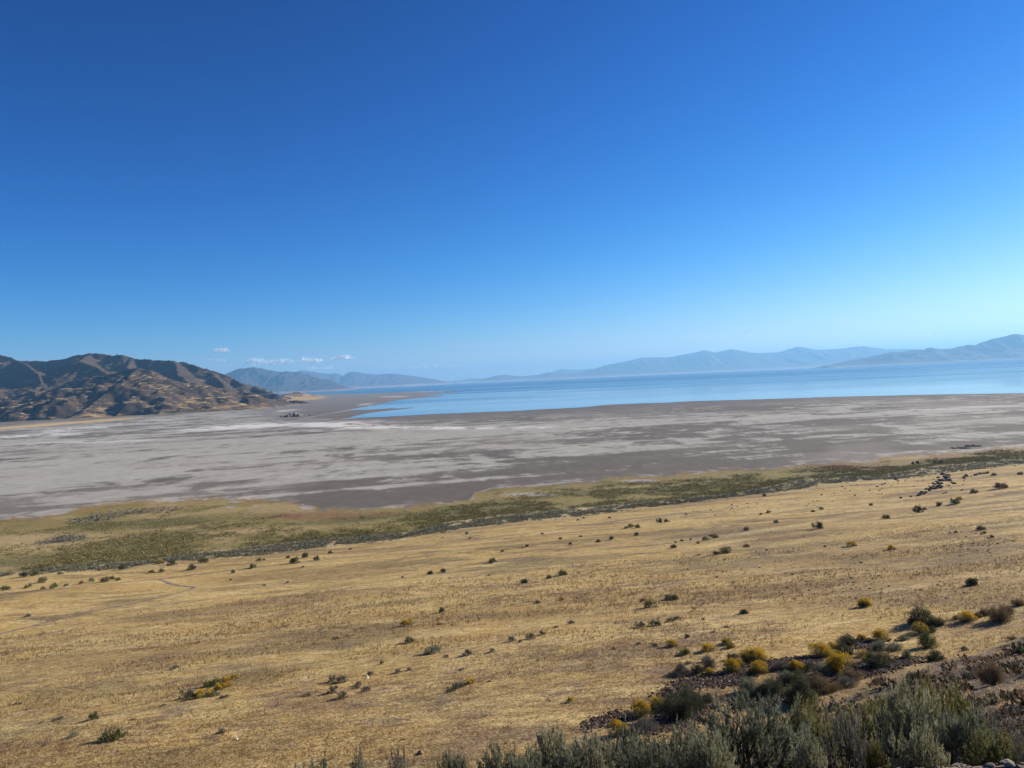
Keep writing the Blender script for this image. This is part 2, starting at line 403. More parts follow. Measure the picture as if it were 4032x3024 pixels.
    wet = ss(52, 12, dl + (p2 - .5) * 26 - ss(2600, 4000, u) * -22) * ss(-250, -20, dl + 0 * v) * ss(900, 1300, u)
    C = mix(C, [.118, .100, .086], wet * .85)
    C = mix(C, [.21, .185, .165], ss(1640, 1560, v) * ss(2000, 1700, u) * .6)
    # white salt
    def salt(pu, pv, ru, rv, am, sl=.0454, br=.35):
        return am * np.exp(-((u - pu) / ru) ** 4 - ((v - pv + (u - pu) * sl) / rv) ** 2) * np.clip(.55 + (.25 + br) * 9 * (p2 - .47), 0, 1.3)
    k = salt(1160, 1671, 330, 8, 1.3, .03, .0) + salt(900, 1686, 190, 7, 1.1, .07, .0) + salt(1330, 1678, 260, 9, 1.2, -.01, .0) + salt(880, 1682, 160, 5, .9, .075, .1) + salt(1550, 1682, 330, 5, 1.0, -.02, .3) + salt(2050, 1683, 360, 5, .75, .0, .4) + salt(1133, 1616, 46, 3.2, 1, .09, 0) + \
        salt(615, 1655, 100, 2.6, 1, .05, .0) + salt(330, 1686, 200, 6, .8, .085, .3) + salt(120, 1716, 200, 5, .8, .05, .4) + salt(1440, 1592, 30, 3, 1, .1, 0) + salt(1550, 1562, 50, 2.0, 1, .02, 0) + \
        salt(1730, 1541, 90, 1.2, .9, .02, 0) + salt(1750, 1556, 60, 1.2, .7, .02, 0) + salt(1300, 1628, 120, 2.0, .55, .18, 0) + salt(1300, 1650, 120, 1.4, .8, .02, 0) + salt(3800, 1607, 360, 6, .45, .0454, .3) + salt(350, 1740, 300, 5, .5, .03, .6)
    C = mix(C, [.60, .58, .54], np.clip(k, 0, 1) * .9)
    # grass fringe under the hills on the left
    k = np.exp(-((v - (1687 - u * .079)) / 4.5) ** 2) * ss(620, 420, u)
    C = mix(C, [.50, .345, .16], np.clip(k * 1.3, 0, 1))
    k = np.exp(-((v - (1668 - u * .066)) / 9) ** 2) * ss(760, 500, u)
    C = mix(C, [.16, .135, .09], np.clip(k * 1.1, 0, .8))
    # pale crust right at the marsh edge
    k = np.exp(-((v - vP + 4) / 3.0) ** 2) * ss(.45, .6, f_)
    C = mix(C, [.42, .36, .29], k * .7)
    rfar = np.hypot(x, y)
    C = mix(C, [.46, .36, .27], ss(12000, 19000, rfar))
    playaC = C
    C = fieldC * field[:, None] + beltC * belt[:, None] + marshC * marsh[:, None] + playaC * playa[:, None]
    # ---- the bank
    d = .53 * (x - 1.6) - .848 * (y - 36)
    bank = ss(-1.5, 1.0, d + w2 * 3) * ss(170, 110, rfar)
    q = fbm(x / 3.2, y / 2.2, 61, 4); q2 = fbm(x / 1.1, y / 1.1, 62, 3)
    B = mix(np.broadcast_to(np.array([.125, .088, .055]), (len(x), 3)), [.37, .25, .13], ss(.52, .64, q))
    B = mix(B, [.15, .11, .09], ss(.52, .66, q2) * .6)
    B = mix(B, [.19, .150, .112], ss(4.6, 3.6, y) * ss(-.3, .6, x))
    B = mix(B, [.21, .150, .080], ss(.46, .58, fbm(x / 6, y / 4, 63, 3)) * .6)
    C = mix(C, B, bank)
    field = field * (1 - bank)
    zone = np.stack([field, bank, marsh + belt], -1)
    nt_, nr = len(th), len(rr)
    i = np.arange(nr - 1)[:, None] * nt_ + np.arange(nt_)[None, :]
    j = np.arange(nr - 1)[:, None] * nt_ + (np.arange(nt_)[None, :] + 1) % nt_
    f = np.stack([i, j, j + nt_, i + nt_], -1).reshape(-1, 4)[:, ::-1]
    # centre cap
    V = np.stack([x, y, z], -1)
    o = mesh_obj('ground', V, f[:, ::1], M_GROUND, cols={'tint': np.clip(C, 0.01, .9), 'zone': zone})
    o['label'] = 'dry grass slope, marsh margin and grey salt flat around the lake'
    struct(o)
    return o
GROUND = build_ground()

# ------------------------------------------------------------------ the lake
def build_lake():
    px = [(1366, 1647), (1480, 1643), (1697, 1631), (1914, 1623), (2076, 1615), (2300, 1603), (2407, 1594), (2738, 1580), (3028, 1571), (3276, 1563), (3608, 1555), (4032, 1548), (4700, 1533)]
    back = [(1240, 1551.5), (1330, 1550.5), (1450, 1549), (1566, 1545.5), (1660, 1541.5), (1740, 1540.5), (1827, 1542), (1790, 1545.5), (1720, 1549), (1660, 1552.5), (1690, 1554), (1757, 1556.5), (1735, 1560), (1680, 1564),
            (1577, 1574), (1534, 1582), (1501, 1591), (1450, 1599), (1410, 1607), (1371, 1616), (1420, 1613.5), (1480, 1611.5), (1530, 1608.5), (1572, 1608), (1640, 1603.5), (1600, 1609.5), (1561, 1613.5), (1507, 1619.5), (1447, 1627), (1400, 1638)]
    def P(u, v):
        a, b = onplane(u, v, .3); return [float(a), float(b), .3]
    V = [P(*p) for p in px]
    far = [(23000, 12000), (20500, 19500), (13000, 19800), (9000, 21800), (6000, 23500), (2500, 24500), (0, 25500), (-2500, 25000), (-4500, 20500), (-6000, 18500), (-8000, 17500)]
    V += [[a, b, .3] for a, b in far]
    V += [P(*p) for p in back]
    # jitter subdivided shoreline so that it is not made of straight runs
    import bmesh
    pts = []
    n = len(V)
    for i in range(n):
        a = V[i]; b = V[(i + 1) % n]; L = math.dist(a, b)
        Y = (a[1] + b[1]) / 2
        k = int(max(1, min(14, L / (Y * .008)))) if Y < 9000 else 1
        for t in range(k):
            s_ = t / k
            x = a[0] * (1 - s_) + b[0] * s_; y = a[1] * (1 - s_) + b[1] * s_
            if k > 1:
                j = (vn(np.array(x / 60.), np.array(y / 90.), 77) - .5)
                y += float(j) * (y * y / (60 * FPX)) * 1.6
            pts.append((x, y, .3))
    bm = bmesh.new(); vs = [bm.verts.new(p) for p in pts]; fc = bm.faces.new(vs)
    if fc.calc_area() and fc.normal.z < 0: fc.normal_flip()
    bm.normal_update()
    if bm.faces[:][0].normal.z < 0: bmesh.ops.reverse_faces(bm, faces=bm.faces[:])
    bmesh.ops.triangulate(bm, faces=bm.faces[:])
    me = bpy.data.meshes.new('water'); bm.to_mesh(me); bm.free()
    mt, n_, b = new_mat('water')
    g = n_.nodes.new('ShaderNodeNewGeometry')
    mp = n_.nodes.new('ShaderNodeMapping'); mp.inputs['Rotation'].default_value[2] = R(-12); mp.inputs['Scale'].default_value = (.00045, .0011, .001)
    n_.links.new(g.outputs['Position'], mp.inputs[0])
    nz = n_.nodes.new('ShaderNodeTexNoise'); nz.inputs['Scale'].default_value = 1; nz.inputs['Detail'].default_value = 5; nz.inputs['Roughness'].default_value = .55
    n_.links.new(mp.outputs[0], nz.inputs['Vector'])
    # wind: calm near the flats, rippled further out
    sp = n_.nodes.new('ShaderNodeSeparateXYZ'); n_.links.new(g.outputs['Position'], sp.inputs[0])
    mr = n_.nodes.new('ShaderNodeMapRange'); mr.inputs[1].default_value = 1300; mr.inputs[2].default_value = 7000; mr.inputs[3].default_value = .0; mr.inputs[4].default_value = .42
    n_.links.new(sp.outputs[1], mr.inputs[0])
    ad = n_.nodes.new('ShaderNodeMath'); ad.operation = 'ADD'; n_.links.new(mr.outputs[0], ad.inputs[0]); n_.links.new(nz.outputs[0], ad.inputs[1])
    m2 = n_.nodes.new('ShaderNodeMapRange'); m2.inputs[1].default_value = .45; m2.inputs[2].default_value = .95; m2.inputs[3].default_value = .05; m2.inputs[4].default_value = .30
    n_.links.new(ad.outputs[0], m2.inputs[0]); n_.links.new(m2.outputs[0], b.inputs['Roughness'])
    b.inputs['Base Color'].default_value = (.030, .105, .185, 1); b.inputs['IOR'].default_value = 1.333
    me.materials.append(mt)
    o = bpy.data.objects.new('water', me); COL.objects.link(o)
    o['label'] = 'pale blue salt lake beyond the grey flats'
    struct(o)
build_lake()

# ------------------------------------------------------------------ rocky hills on the left
def mat_hill(name, rock, dry, lo, hi, sc, pale=None):
    mt, n, b = new_mat(name)
    g = n.nodes.new('ShaderNodeNewGeometry'); sp = n.nodes.new('ShaderNodeSeparateXYZ'); n.links.new(g.outputs['True Normal'], sp.inputs[0])
    nz = n.nodes.new('ShaderNodeTexNoise'); nz.inputs['Scale'].default_value = sc; nz.inputs['Detail'].default_value = 8; nz.inputs['Roughness'].default_value = .7
    n.links.new(g.outputs['Position'], nz.inputs['Vector'])
    m1 = n.nodes.new('ShaderNodeMath'); m1.operation = 'MULTIPLY_ADD'; m1.inputs[1].default_value = .30; n.links.new(nz.outputs[0], m1.inputs[0]); n.links.new(sp.outputs[2], m1.inputs[2])
    mr = n.nodes.new('ShaderNodeMapRange'); mr.inputs[1].default_value = lo + .15; mr.inputs[2].default_value = hi + .15; n.links.new(m1.outputs[0], mr.inputs[0])
    mx = n.nodes.new('ShaderNodeMix'); mx.data_type = 'RGBA'; mx.inputs['A'].default_value = (*rock, 1); mx.inputs['B'].default_value = (*dry, 1); n.links.new(mr.outputs[0], mx.inputs['Factor'])
    out = mx.outputs['Result']
    n2 = n.nodes.new('ShaderNodeTexNoise'); n2.inputs['Scale'].default_value = sc * 4; n2.inputs['Detail'].default_value = 4; n.links.new(g.outputs['Position'], n2.inputs['Vector'])
    m3 = n.nodes.new('ShaderNodeMapRange'); m3.inputs[1].default_value = .3; m3.inputs[2].default_value = .7; m3.inputs[3].default_value = .84; m3.inputs[4].default_value = 1.14; n.links.new(n2.outputs[0], m3.inputs[0])
    h = n.nodes.new('ShaderNodeHueSaturation'); n.links.new(m3.outputs[0], h.inputs['Value']); n.links.new(out, h.inputs['Color']); out = h.outputs[0]
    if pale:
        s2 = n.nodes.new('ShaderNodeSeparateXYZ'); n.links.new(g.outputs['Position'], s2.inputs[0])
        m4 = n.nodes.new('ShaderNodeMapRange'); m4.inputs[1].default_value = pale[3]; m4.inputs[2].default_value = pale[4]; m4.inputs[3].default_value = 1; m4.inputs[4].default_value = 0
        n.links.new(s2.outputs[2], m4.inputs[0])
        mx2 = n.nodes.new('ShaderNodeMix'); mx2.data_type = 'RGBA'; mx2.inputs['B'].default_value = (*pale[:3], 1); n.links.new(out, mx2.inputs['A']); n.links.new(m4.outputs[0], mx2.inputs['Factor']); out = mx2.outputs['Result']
    n.links.new(out, b.inputs['Base Color']); b.inputs['Roughness'].default_value = .95; b.inputs['Specular IOR Level'].default_value = .1
    bp = n.nodes.new('ShaderNodeBump'); bp.inputs['Strength'].default_value = .7; bp.inputs['Distance'].default_value = 1.2 / sc * .02
    n.links.new(nz.outputs[0], bp.inputs['Height']); n.links.new(bp.outputs[0], b.inputs['Normal'])
    return mt

def P3(u, v, Y):
    d = ray(u, v); return np.array([d[0] * Y, Y, EYE + d[2] * Y])

def seg_field(x, y, pts, k, pw=1.0, warp=0):
    """height of a ridge with the given crest, falling away to both sides"""
    best = np.full(x.shape, -1e9); dm = np.full(x.shape, 1e9)
    for a, b in zip(pts[:-1], pts[1:]):
        dx, dy = b[0] - a[0], b[1] - a[1]; L2 = dx * dx + dy * dy
        t = np.clip(((x - a[0]) * dx + (y - a[1]) * dy) / L2, 0, 1)
        d = np.hypot(x - a[0] - t * dx, y - a[1] - t * dy) 
        h = a[2] + (b[2] - a[2]) * t - k * (d * (1 + warp)) ** pw
        dm = np.where(h > best, d, dm); best = np.maximum(best, h)
    return best, dm

def smax(a, b, k):
    h = np.clip(.5 + .5 * (a - b) / k, 0, 1)
    return b * (1 - h) + a * h + k * h * (1 - h)

def build_hills():
    xs = np.arange(-4300, -700, 6.5); ys = np.arange(2150, 5600, 6.5)
    X, Y = np.meshgrid(xs, ys); x = X.ravel(); y = Y.ravel()
    wp = np.clip((fbm(x / 220, y / 220, 71, 5, .6) - .5) * 1.3, -.25, .6)
    spur = ridged(x / 330, y / 520, 72, 5)
    spur2 = ridged(x / 120, y / 120, 74, 4)
    def rl(lst, k, pw=1.0): return seg_field(x, y, [P3(*p) for p in lst], k, pw, wp)
    H, DM = rl([(-900, 1420, 4300), (-400, 1400, 4300), (-150, 1420, 4300), (0, 1396, 4300), (38, 1402, 4250), (73, 1420, 4200), (133, 1418, 4200), (184, 1420, 4150), (253, 1411, 4100), (304, 1397, 4100), (354, 1391, 4100), (392, 1388, 4100), (437, 1396, 4100),
            (481, 1394, 4050), (519, 1407, 4050), (595, 1413, 4000), (658, 1415, 4000), (690, 1420, 3950), (728, 1424, 3950), (778, 1440, 3900), (823, 1456, 3900), (880, 1472, 3850), (918, 1487, 3850), (950, 1502, 3800), (987, 1521, 3800), (1038, 1535, 3750), (1089, 1548, 3700)], .46)
    for lst, k in [([(354, 1391, 4100), (300, 1425, 3700), (278, 1424, 3550), (323, 1422, 3450), (380, 1440, 3400), (418, 1466, 3300)], .55),
                   ([(73, 1420, 4200), (100, 1430, 3800), (150, 1470, 3450), (165, 1505, 3250)], .50),
                   ([(690, 1420, 3950), (700, 1470, 3600), (760, 1510, 3400)], .5), ([(519, 1407, 4050), (500, 1440, 3750)], .5), ([(823, 1456, 3900), (880, 1510, 3550)], .5),
                   ([(266, 1500, 3050), (380, 1477, 3000), (443, 1466, 2960), (494, 1451, 2930), (545, 1444, 2900), (589, 1456, 2880), (633, 1475, 2860), (684, 1499, 2840), (740, 1518, 2820), (817, 1542, 2800), (899, 1570, 2720)], .34),
                   ([(545, 1444, 2900), (480, 1500, 2700), (400, 1560, 2560), (330, 1615, 2450)], .42),
                   ([(850, 1568, 2800), (950, 1546, 2900), (994, 1541, 2900), (1038, 1564, 2900), (1089, 1575, 3000), (1127, 1577, 3060), (1150, 1585, 3090)], .55),
                   ([(600, 1612, 2480), (700, 1612, 2450), (800, 1608, 2480), (900, 1602, 2530), (990, 1590, 2600), (1060, 1592, 2680)], .5),
                   ([(1180, 1584, 3150), (1196, 1582, 3150), (1220, 1583, 3160)], 1.0),
                   ([(1040, 1600, 2680), (1127, 1593, 2900), (1200, 1587, 3140)], .5),
                   ([(-500, 1600, 2800), (0, 1578, 2820), (60, 1578, 2820), (100, 1592, 2760)], .35),
                   ([(-500, 1560, 3000), (-100, 1530, 3150), (150, 1526, 3150), (330, 1528, 3120)], .22),
                   ([(1080, 1562, 4000), (1150, 1562, 4100), (1200, 1559, 4500)], .16),
                   ([(1127, 1550, 4900), (1160, 1543, 4950), (1185, 1543, 4950), (1205, 1552, 5000), (1245, 1556, 5050), (1285, 1560, 5100)], .35)]:
        h2, d2 = rl(lst, k); DM = np.where(h2 > H, d2, DM); H = smax(H, h2, 5)
    er = 1 - np.exp(-DM / 55)
    up = np.clip(H / 120, 0, 1)
    steep = np.clip((H - 5) / 75, 0, 1)
    H = H + steep * er * ((spur - .72) * 60 * (.35 + .65 * up) + (spur2 - .62) * 15) + steep * (spur2 - .62) * 8
    H = H + np.clip(H / 80, 0, 1) * (ridged(x / 42, y / 42, 76, 4) - .6) * 11
    # old lake terraces cut into the flanks
    for tz in (44., 100.):
        tk = ss(.5, .6, fbm(x / 300, y / 300, 78, 2)); q = np.abs(H - tz) / 9
        H = np.where(q < 1, tz + (H - tz) * (1 - .7 * tk * (1 - q)), H)
    H = np.where(H < 0, np.maximum(H * .3, -6), H) - .6
    nx = len(xs)
    i = (np.arange(len(ys) - 1)[:, None] * nx + np.arange(nx - 1)[None, :])
    f = np.stack([i, i + 1, i + nx + 1, i + nx], -1).reshape(-1, 4)
    keep = (H[f].max(1) > -1.5)
    mt = mat_hill('hill_rock', (.052, .038, .027), (.33, .228, .105), .885, .965, .0026)
    o = mesh_obj('hills', np.stack([x, y, H], -1), f[keep], mt)
    o['label'] = 'brown rocky hills with dry grass benches at the edge of the flats'
    struct(o)
build_hills()

# ------------------------------------------------------------------ far mountain ranges
def build_range(name, crest, depth, amp, mt, seed, label, span=2600, foot=None):
    p = np.array(crest, float)
    us = np.linspace(p[0, 0], p[-1, 0], int((p[-1, 0] - p[0, 0]) / 3.0) + 2)
    vs = np.interp(us, p[:, 0], p[:, 1]); Ys = np.interp(us, p[:, 0], p[:, 2])
    d = ray(us, vs); cx = d[:, 0] * Ys; cz = EYE + d[:, 2] * Ys
    ks = np.concatenate([-np.linspace(1, 0, 46) ** 1.0, np.linspace(0, 1, 18)[1:]])
    K, U = np.meshgrid(ks, np.arange(len(us)), indexing='ij')
    hgt = np.maximum(cz, 12)[U]
    x = cx[U] * (1 + K * span / Ys[U] * .5); y = Ys[U] + K * span
    rg = ridged(x / 900, y / 2600 + x * 0, seed, 5); r2 = ridged(x / 350, y / 700, seed + 3, 4)
    prof = (1 - np.abs(K)) ** 1.35
    z = hgt * prof * (1 + (rg - .62) * amp * np.minimum(np.abs(K) * 4, 1)) + (r2 - .6) * amp * 90 * np.minimum(np.abs(K) * 5, 1) * prof * np.clip(hgt / 300, 0, 1)
    z = z + ((r2 - .6) * 26 + (ridged(x / 160, y / 300, seed + 9, 3) - .6) * 22) * np.clip(hgt / 300, 0, 1)
    z = np.where(np.abs(K) > .98, -8, np.maximum(z, -5))
    n = len(us)
    i = (np.arange(len(ks) - 1)[:, None] * n + np.arange(n - 1)[None, :])
    f = np.stack([i, i + 1, i + n + 1, i + n], -1).reshape(-1, 4)
    o = mesh_obj(name, np.stack([x.ravel(), y.ravel(), z.ravel()], -1), f, mt)
    o['label'] = label
    struct(o)

mt_m = mat_hill('haze_blued_rock', (.030, .029, .042), (.062, .052, .058), .80, .96, .0012, (.26, .20, .16, 8, 45))  # brown rock coloured blue-grey: part of the haze is painted in
mt_far = mat_hill('far_haze_blued_rock', (.045, .040, .052), (.09, .074, .08), .80, .96, .0012, (.36, .29, .24, 20, 80))  # paler rock, haze blue likewise put into its colour
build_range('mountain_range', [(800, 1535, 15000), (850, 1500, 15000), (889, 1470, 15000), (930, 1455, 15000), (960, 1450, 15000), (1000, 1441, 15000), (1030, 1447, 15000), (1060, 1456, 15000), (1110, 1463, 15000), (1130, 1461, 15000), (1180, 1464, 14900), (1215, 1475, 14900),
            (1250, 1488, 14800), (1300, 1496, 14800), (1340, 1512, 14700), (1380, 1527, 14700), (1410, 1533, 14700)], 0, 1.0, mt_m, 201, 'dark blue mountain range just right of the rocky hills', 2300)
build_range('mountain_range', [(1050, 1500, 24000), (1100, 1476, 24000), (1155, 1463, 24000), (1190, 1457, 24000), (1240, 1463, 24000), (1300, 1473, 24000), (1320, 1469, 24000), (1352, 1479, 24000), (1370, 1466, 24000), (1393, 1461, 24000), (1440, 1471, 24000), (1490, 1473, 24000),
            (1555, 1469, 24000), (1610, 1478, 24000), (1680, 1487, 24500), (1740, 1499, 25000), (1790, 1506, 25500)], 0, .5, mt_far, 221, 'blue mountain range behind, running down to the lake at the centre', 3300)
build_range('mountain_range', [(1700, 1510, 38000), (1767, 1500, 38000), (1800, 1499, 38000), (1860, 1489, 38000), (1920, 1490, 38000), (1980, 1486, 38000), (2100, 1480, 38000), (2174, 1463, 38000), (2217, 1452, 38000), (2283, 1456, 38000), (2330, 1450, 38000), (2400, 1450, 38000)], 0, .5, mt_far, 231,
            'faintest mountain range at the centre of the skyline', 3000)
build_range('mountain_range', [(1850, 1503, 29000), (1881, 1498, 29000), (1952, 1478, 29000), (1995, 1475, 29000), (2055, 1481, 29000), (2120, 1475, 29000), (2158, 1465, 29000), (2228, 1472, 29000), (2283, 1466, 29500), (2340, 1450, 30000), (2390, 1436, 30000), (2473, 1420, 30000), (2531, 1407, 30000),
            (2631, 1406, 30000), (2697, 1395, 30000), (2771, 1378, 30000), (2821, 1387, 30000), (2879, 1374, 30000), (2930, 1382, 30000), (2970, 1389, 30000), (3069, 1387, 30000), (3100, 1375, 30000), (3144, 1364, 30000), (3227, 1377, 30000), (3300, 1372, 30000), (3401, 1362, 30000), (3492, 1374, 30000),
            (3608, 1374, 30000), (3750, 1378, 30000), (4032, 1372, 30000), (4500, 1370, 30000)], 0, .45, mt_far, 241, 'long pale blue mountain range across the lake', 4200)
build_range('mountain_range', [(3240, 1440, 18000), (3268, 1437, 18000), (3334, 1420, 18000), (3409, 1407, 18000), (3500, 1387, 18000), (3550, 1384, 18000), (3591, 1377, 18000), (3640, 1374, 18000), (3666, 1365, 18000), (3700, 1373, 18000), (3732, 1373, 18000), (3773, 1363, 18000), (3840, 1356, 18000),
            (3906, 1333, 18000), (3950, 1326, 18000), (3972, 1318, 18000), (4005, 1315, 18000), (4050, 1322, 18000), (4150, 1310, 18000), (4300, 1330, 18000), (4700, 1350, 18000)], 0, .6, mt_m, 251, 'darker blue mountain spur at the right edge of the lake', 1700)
# ------------------------------------------------------------------ footpaths worn into the slope
M_PATH = new_mat('worn_path')[0]
M_PATH.node_tree.nodes['Principled BSDF'].inputs['Base Color'].default_value = (.17, .125, .10, 1)
M_PATH.node_tree.nodes['Principled BSDF'].inputs['Roughness'].default_value = .95
def c4(s, ox, oy, pts): return [(ox + a * s, oy + b * s) for a, b in pts]
S4, S6, S3, S7, S9 = 1400 / 2212, 1432 / 2212, 900 / 2062, 932 / 2212, 1132 / 2212
def path(label, px, width):
    pts = []
    for a, b in zip(px[:-1], px[1:]):
        n = max(2, int(math.dist(a, b) / 9))
        pts += [(a[0] + (b[0] - a[0]) * t / n, a[1] + (b[1] - a[1]) * t / n) for t in range(n)]
    pts.append(px[-1])
    X, Y, Z = hit([p[0] for p in pts], [p[1] for p in pts])
    k = np.ones(5) / 5
    if len(X) > 12:
        X[2:-2] = np.convolve(X, k, 'valid'); Y[2:-2] = np.convolve(Y, k, 'valid')
    tx = np.gradient(X); ty = np.gradient(Y); L = np.hypot(tx, ty) + 1e-6
    wv = width * (.75 + .5 * vn(np.arange(len(X)) * .4, np.zeros(len(X)), 9))
    V = []; 
    for sgn in (-1, -.33, .33, 1):
        a = X - ty / L * wv * .5 * sgn; b = Y + tx / L * wv * .5 * sgn
        V.append(np.stack([a, b, height(a, b) + .05], -1))
    n = len(X); V = np.concatenate(V); F = []
    for r in range(3):
        i = np.arange(n - 1) + r * n; F.append(np.stack([i, i + n, i + n + 1, i + 1], -1)[:, ::-1])
    o = mesh_obj('path', V, np.concatenate(F), M_PATH); o['label'] = label; struct(o)
path('long thin dirt path along the foot of the slope', c4(S4, 0, 1700, [(-150, 1025), (0, 1010), (200, 990), (500, 965), (760, 938), (980, 918), (1100, 902), (1300, 880), (1500, 855), (1780, 822), (2000, 800), (2090, 789)]) +
     c4(S4, 1300, 1750, [(100, 704), (200, 695), (430, 662), (700, 620), (1000, 580), (1300, 545), (1600, 500), (1900, 462), (2050, 445)]) + c4(S6, 2600, 1700, [(150, 493), (250, 485), (370, 472), (450, 450), (600, 430), (700, 418), (850, 400)]), 1.3)
path('crooked dirt path branching off towards the lower left', c4(S4, 0, 1700, [(980, 918), (1020, 925), (1040, 940), (1100, 957), (1225, 968), (1180, 985), (1080, 1010), (950, 1038), (850, 1065), (600, 1112), (350, 1170), (200, 1210), (0, 1258), (-120, 1280)]), 1.0)
path('faint second track just below the long path', c4(S4, 1300, 1750, [(1000, 592), (1300, 572), (1600, 520), (1900, 478), (2050, 458), (2180, 432)]), .6)

# ------------------------------------------------------------------ plants
def rvec(n, rng):
    v = rng.normal(size=(n, 3)); return v / np.linalg.norm(v, axis=1)[:, None]

def leaves(P, D, L, W, rng):
    """diamond leaves: base point, direction, length, width"""
    D = D / np.linalg.norm(D, axis=1)[:, None]
    s = np.cross(D, rvec(len(P), rng)); s /= np.linalg.norm(s, axis=1)[:, None] + 1e-9
    L = np.broadcast_to(L, (len(P),))[:, None]; W = np.broadcast_to(W, (len(P),))[:, None]
    M = P + D * L * .55
    V = np.stack([P, M + s * W * .5, P + D * L, M - s * W * .5], 1).reshape(-1, 3)
    F = np.arange(len(P) * 4).reshape(-1, 4)
    return V, F

def tube(acc, pts, rads, col, k=4):
    pts = [np.array(p, float) for p in pts]; V = []
    for i, p in enumerate(pts):
        t = pts[min(i + 1, len(pts) - 1)] - pts[max(i - 1, 0)]; t /= np.linalg.norm(t) + 1e-9
        a = np.cross(t, [.3, .9, .1]); a /= np.linalg.norm(a) + 1e-9; b = np.cross(t, a)
        for j in range(k):
            th = 2 * math.pi * j / k; V.append(p + (a * math.cos(th) + b * math.sin(th)) * rads[i])
    F = [[i * k + j, i * k + (j + 1) % k, (i + 1) * k + (j + 1) % k, (i + 1) * k + j] for i in range(len(pts) - 1) for j in range(k)]
    acc.add(V, F, col)

PAL = {  # leaf colours (two ends of a mix), stem
    'sage':   ((.110, .122, .078), (.205, .215, .150), (.10, .078, .060)),
    'green':  ((.070, .085, .032), (.150, .165, .065), (.085, .065, .045)),
    'dark':   ((.042, .048, .028), (.095, .100, .058), (.06, .048, .036)),
    'grey':   ((.085, .080, .068), (.165, .155, .135), (.10, .085, .07)),
    'rabbit': ((.085, .088, .035), (.175, .165, .070), (.10, .08, .05)),
    'brown':  ((.120, .085, .050), (.210, .155, .090), (.10, .07, .045)),
}
def tints(n, kind, rng, k=None):
    a, b, _ = PAL[kind]; t = rng.random(n) if k is None else np.clip(k + rng.normal(0, .2, n), 0, 1)
    return np.array(a) * (1 - t[:, None]) + np.array(b) * t[:, None]

def bush_meshes(kind, seed, n, L, W, clusters=26, flowers=0, stems=True):
    """unit bush (radius 1, height 1): ragged dome built of leafy clumps on stems; returns meshes"""
    rng = np.random.default_rng(seed)
    cd = rvec(clusters, rng); cd[:, 2] = np.abs(cd[:, 2]) * 1.0 + .05; cd /= np.linalg.norm(cd, axis=1)[:, None]
    cr = .50 + .46 * rng.random(clusters)
    C = cd * cr[:, None] * np.array([1, 1, .92]); cs = .22 + .16 * rng.random(clusters); ct = rng.random(clusters)
    idx = rng.integers(0, clusters, n)
    off = rvec(n, rng) * (rng.random(n) ** .45)[:, None] * cs[idx][:, None]
    inner = rng.random(n) < .22
    P = C[idx] + off
    P = np.where(inner[:, None], P * (rng.random(n) ** .5)[:, None], P)
    P[:, 2] = np.abs(P[:, 2]) * .98
    D = P * [1, 1, .6] + np.array([0, 0, .75]) + rvec(n, rng) * .55
    V, F = leaves(P, D, L * (.6 + .8 * rng.random(n)), W * (.7 + .6 * rng.random(n)), rng)
    T = np.repeat(tints(n, kind, rng, ct[idx]), 4, 0)
    A = Acc(); A.add(V, F, T)
    out = {'foliage': A.build('foliage', M_LEAF if n > 2500 else M_FARLEAF, link=False, smooth=False).data}
    if stems:
        S = Acc()
        for c in C[:clusters]:
            b = np.array([c[0] * .08, c[1] * .08, -.04]); mid = c * [.42, .42, .5] + rng.normal(0, .04, 3)
            tube(S, [b, mid, c * 1.16], [.022, .014, .004], PAL[kind][2])
        out['stems'] = S.build('stems', M_STEM, link=False).data
    if flowers:
        m_ = int(flowers); top = np.where(C[:, 2] > .38)[0]; id2 = rng.choice(top, m_)
        o = rvec(m_, rng); o[:, 2] = np.abs(o[:, 2]); P2 = C[id2] + o * cs[id2][:, None] * (.8 + .35 * rng.random(m_))[:, None]
        V, F = leaves(P2, o + [0, 0, .4] + rvec(m_, rng) * .7, L * (.5 + .5 * rng.random(m_)), W * (1.4 + .8 * rng.random(m_)), rng)
        t = rng.random(m_)[:, None]; FT = np.array([.42, .25, .018]) * (1 - t) + np.array([.66, .47, .045]) * t
        B = Acc(); B.add(V, F, np.repeat(FT, 4, 0)); out['flowers'] = B.build('flowers', M_LEAF, link=False, smooth=False).data
    return out

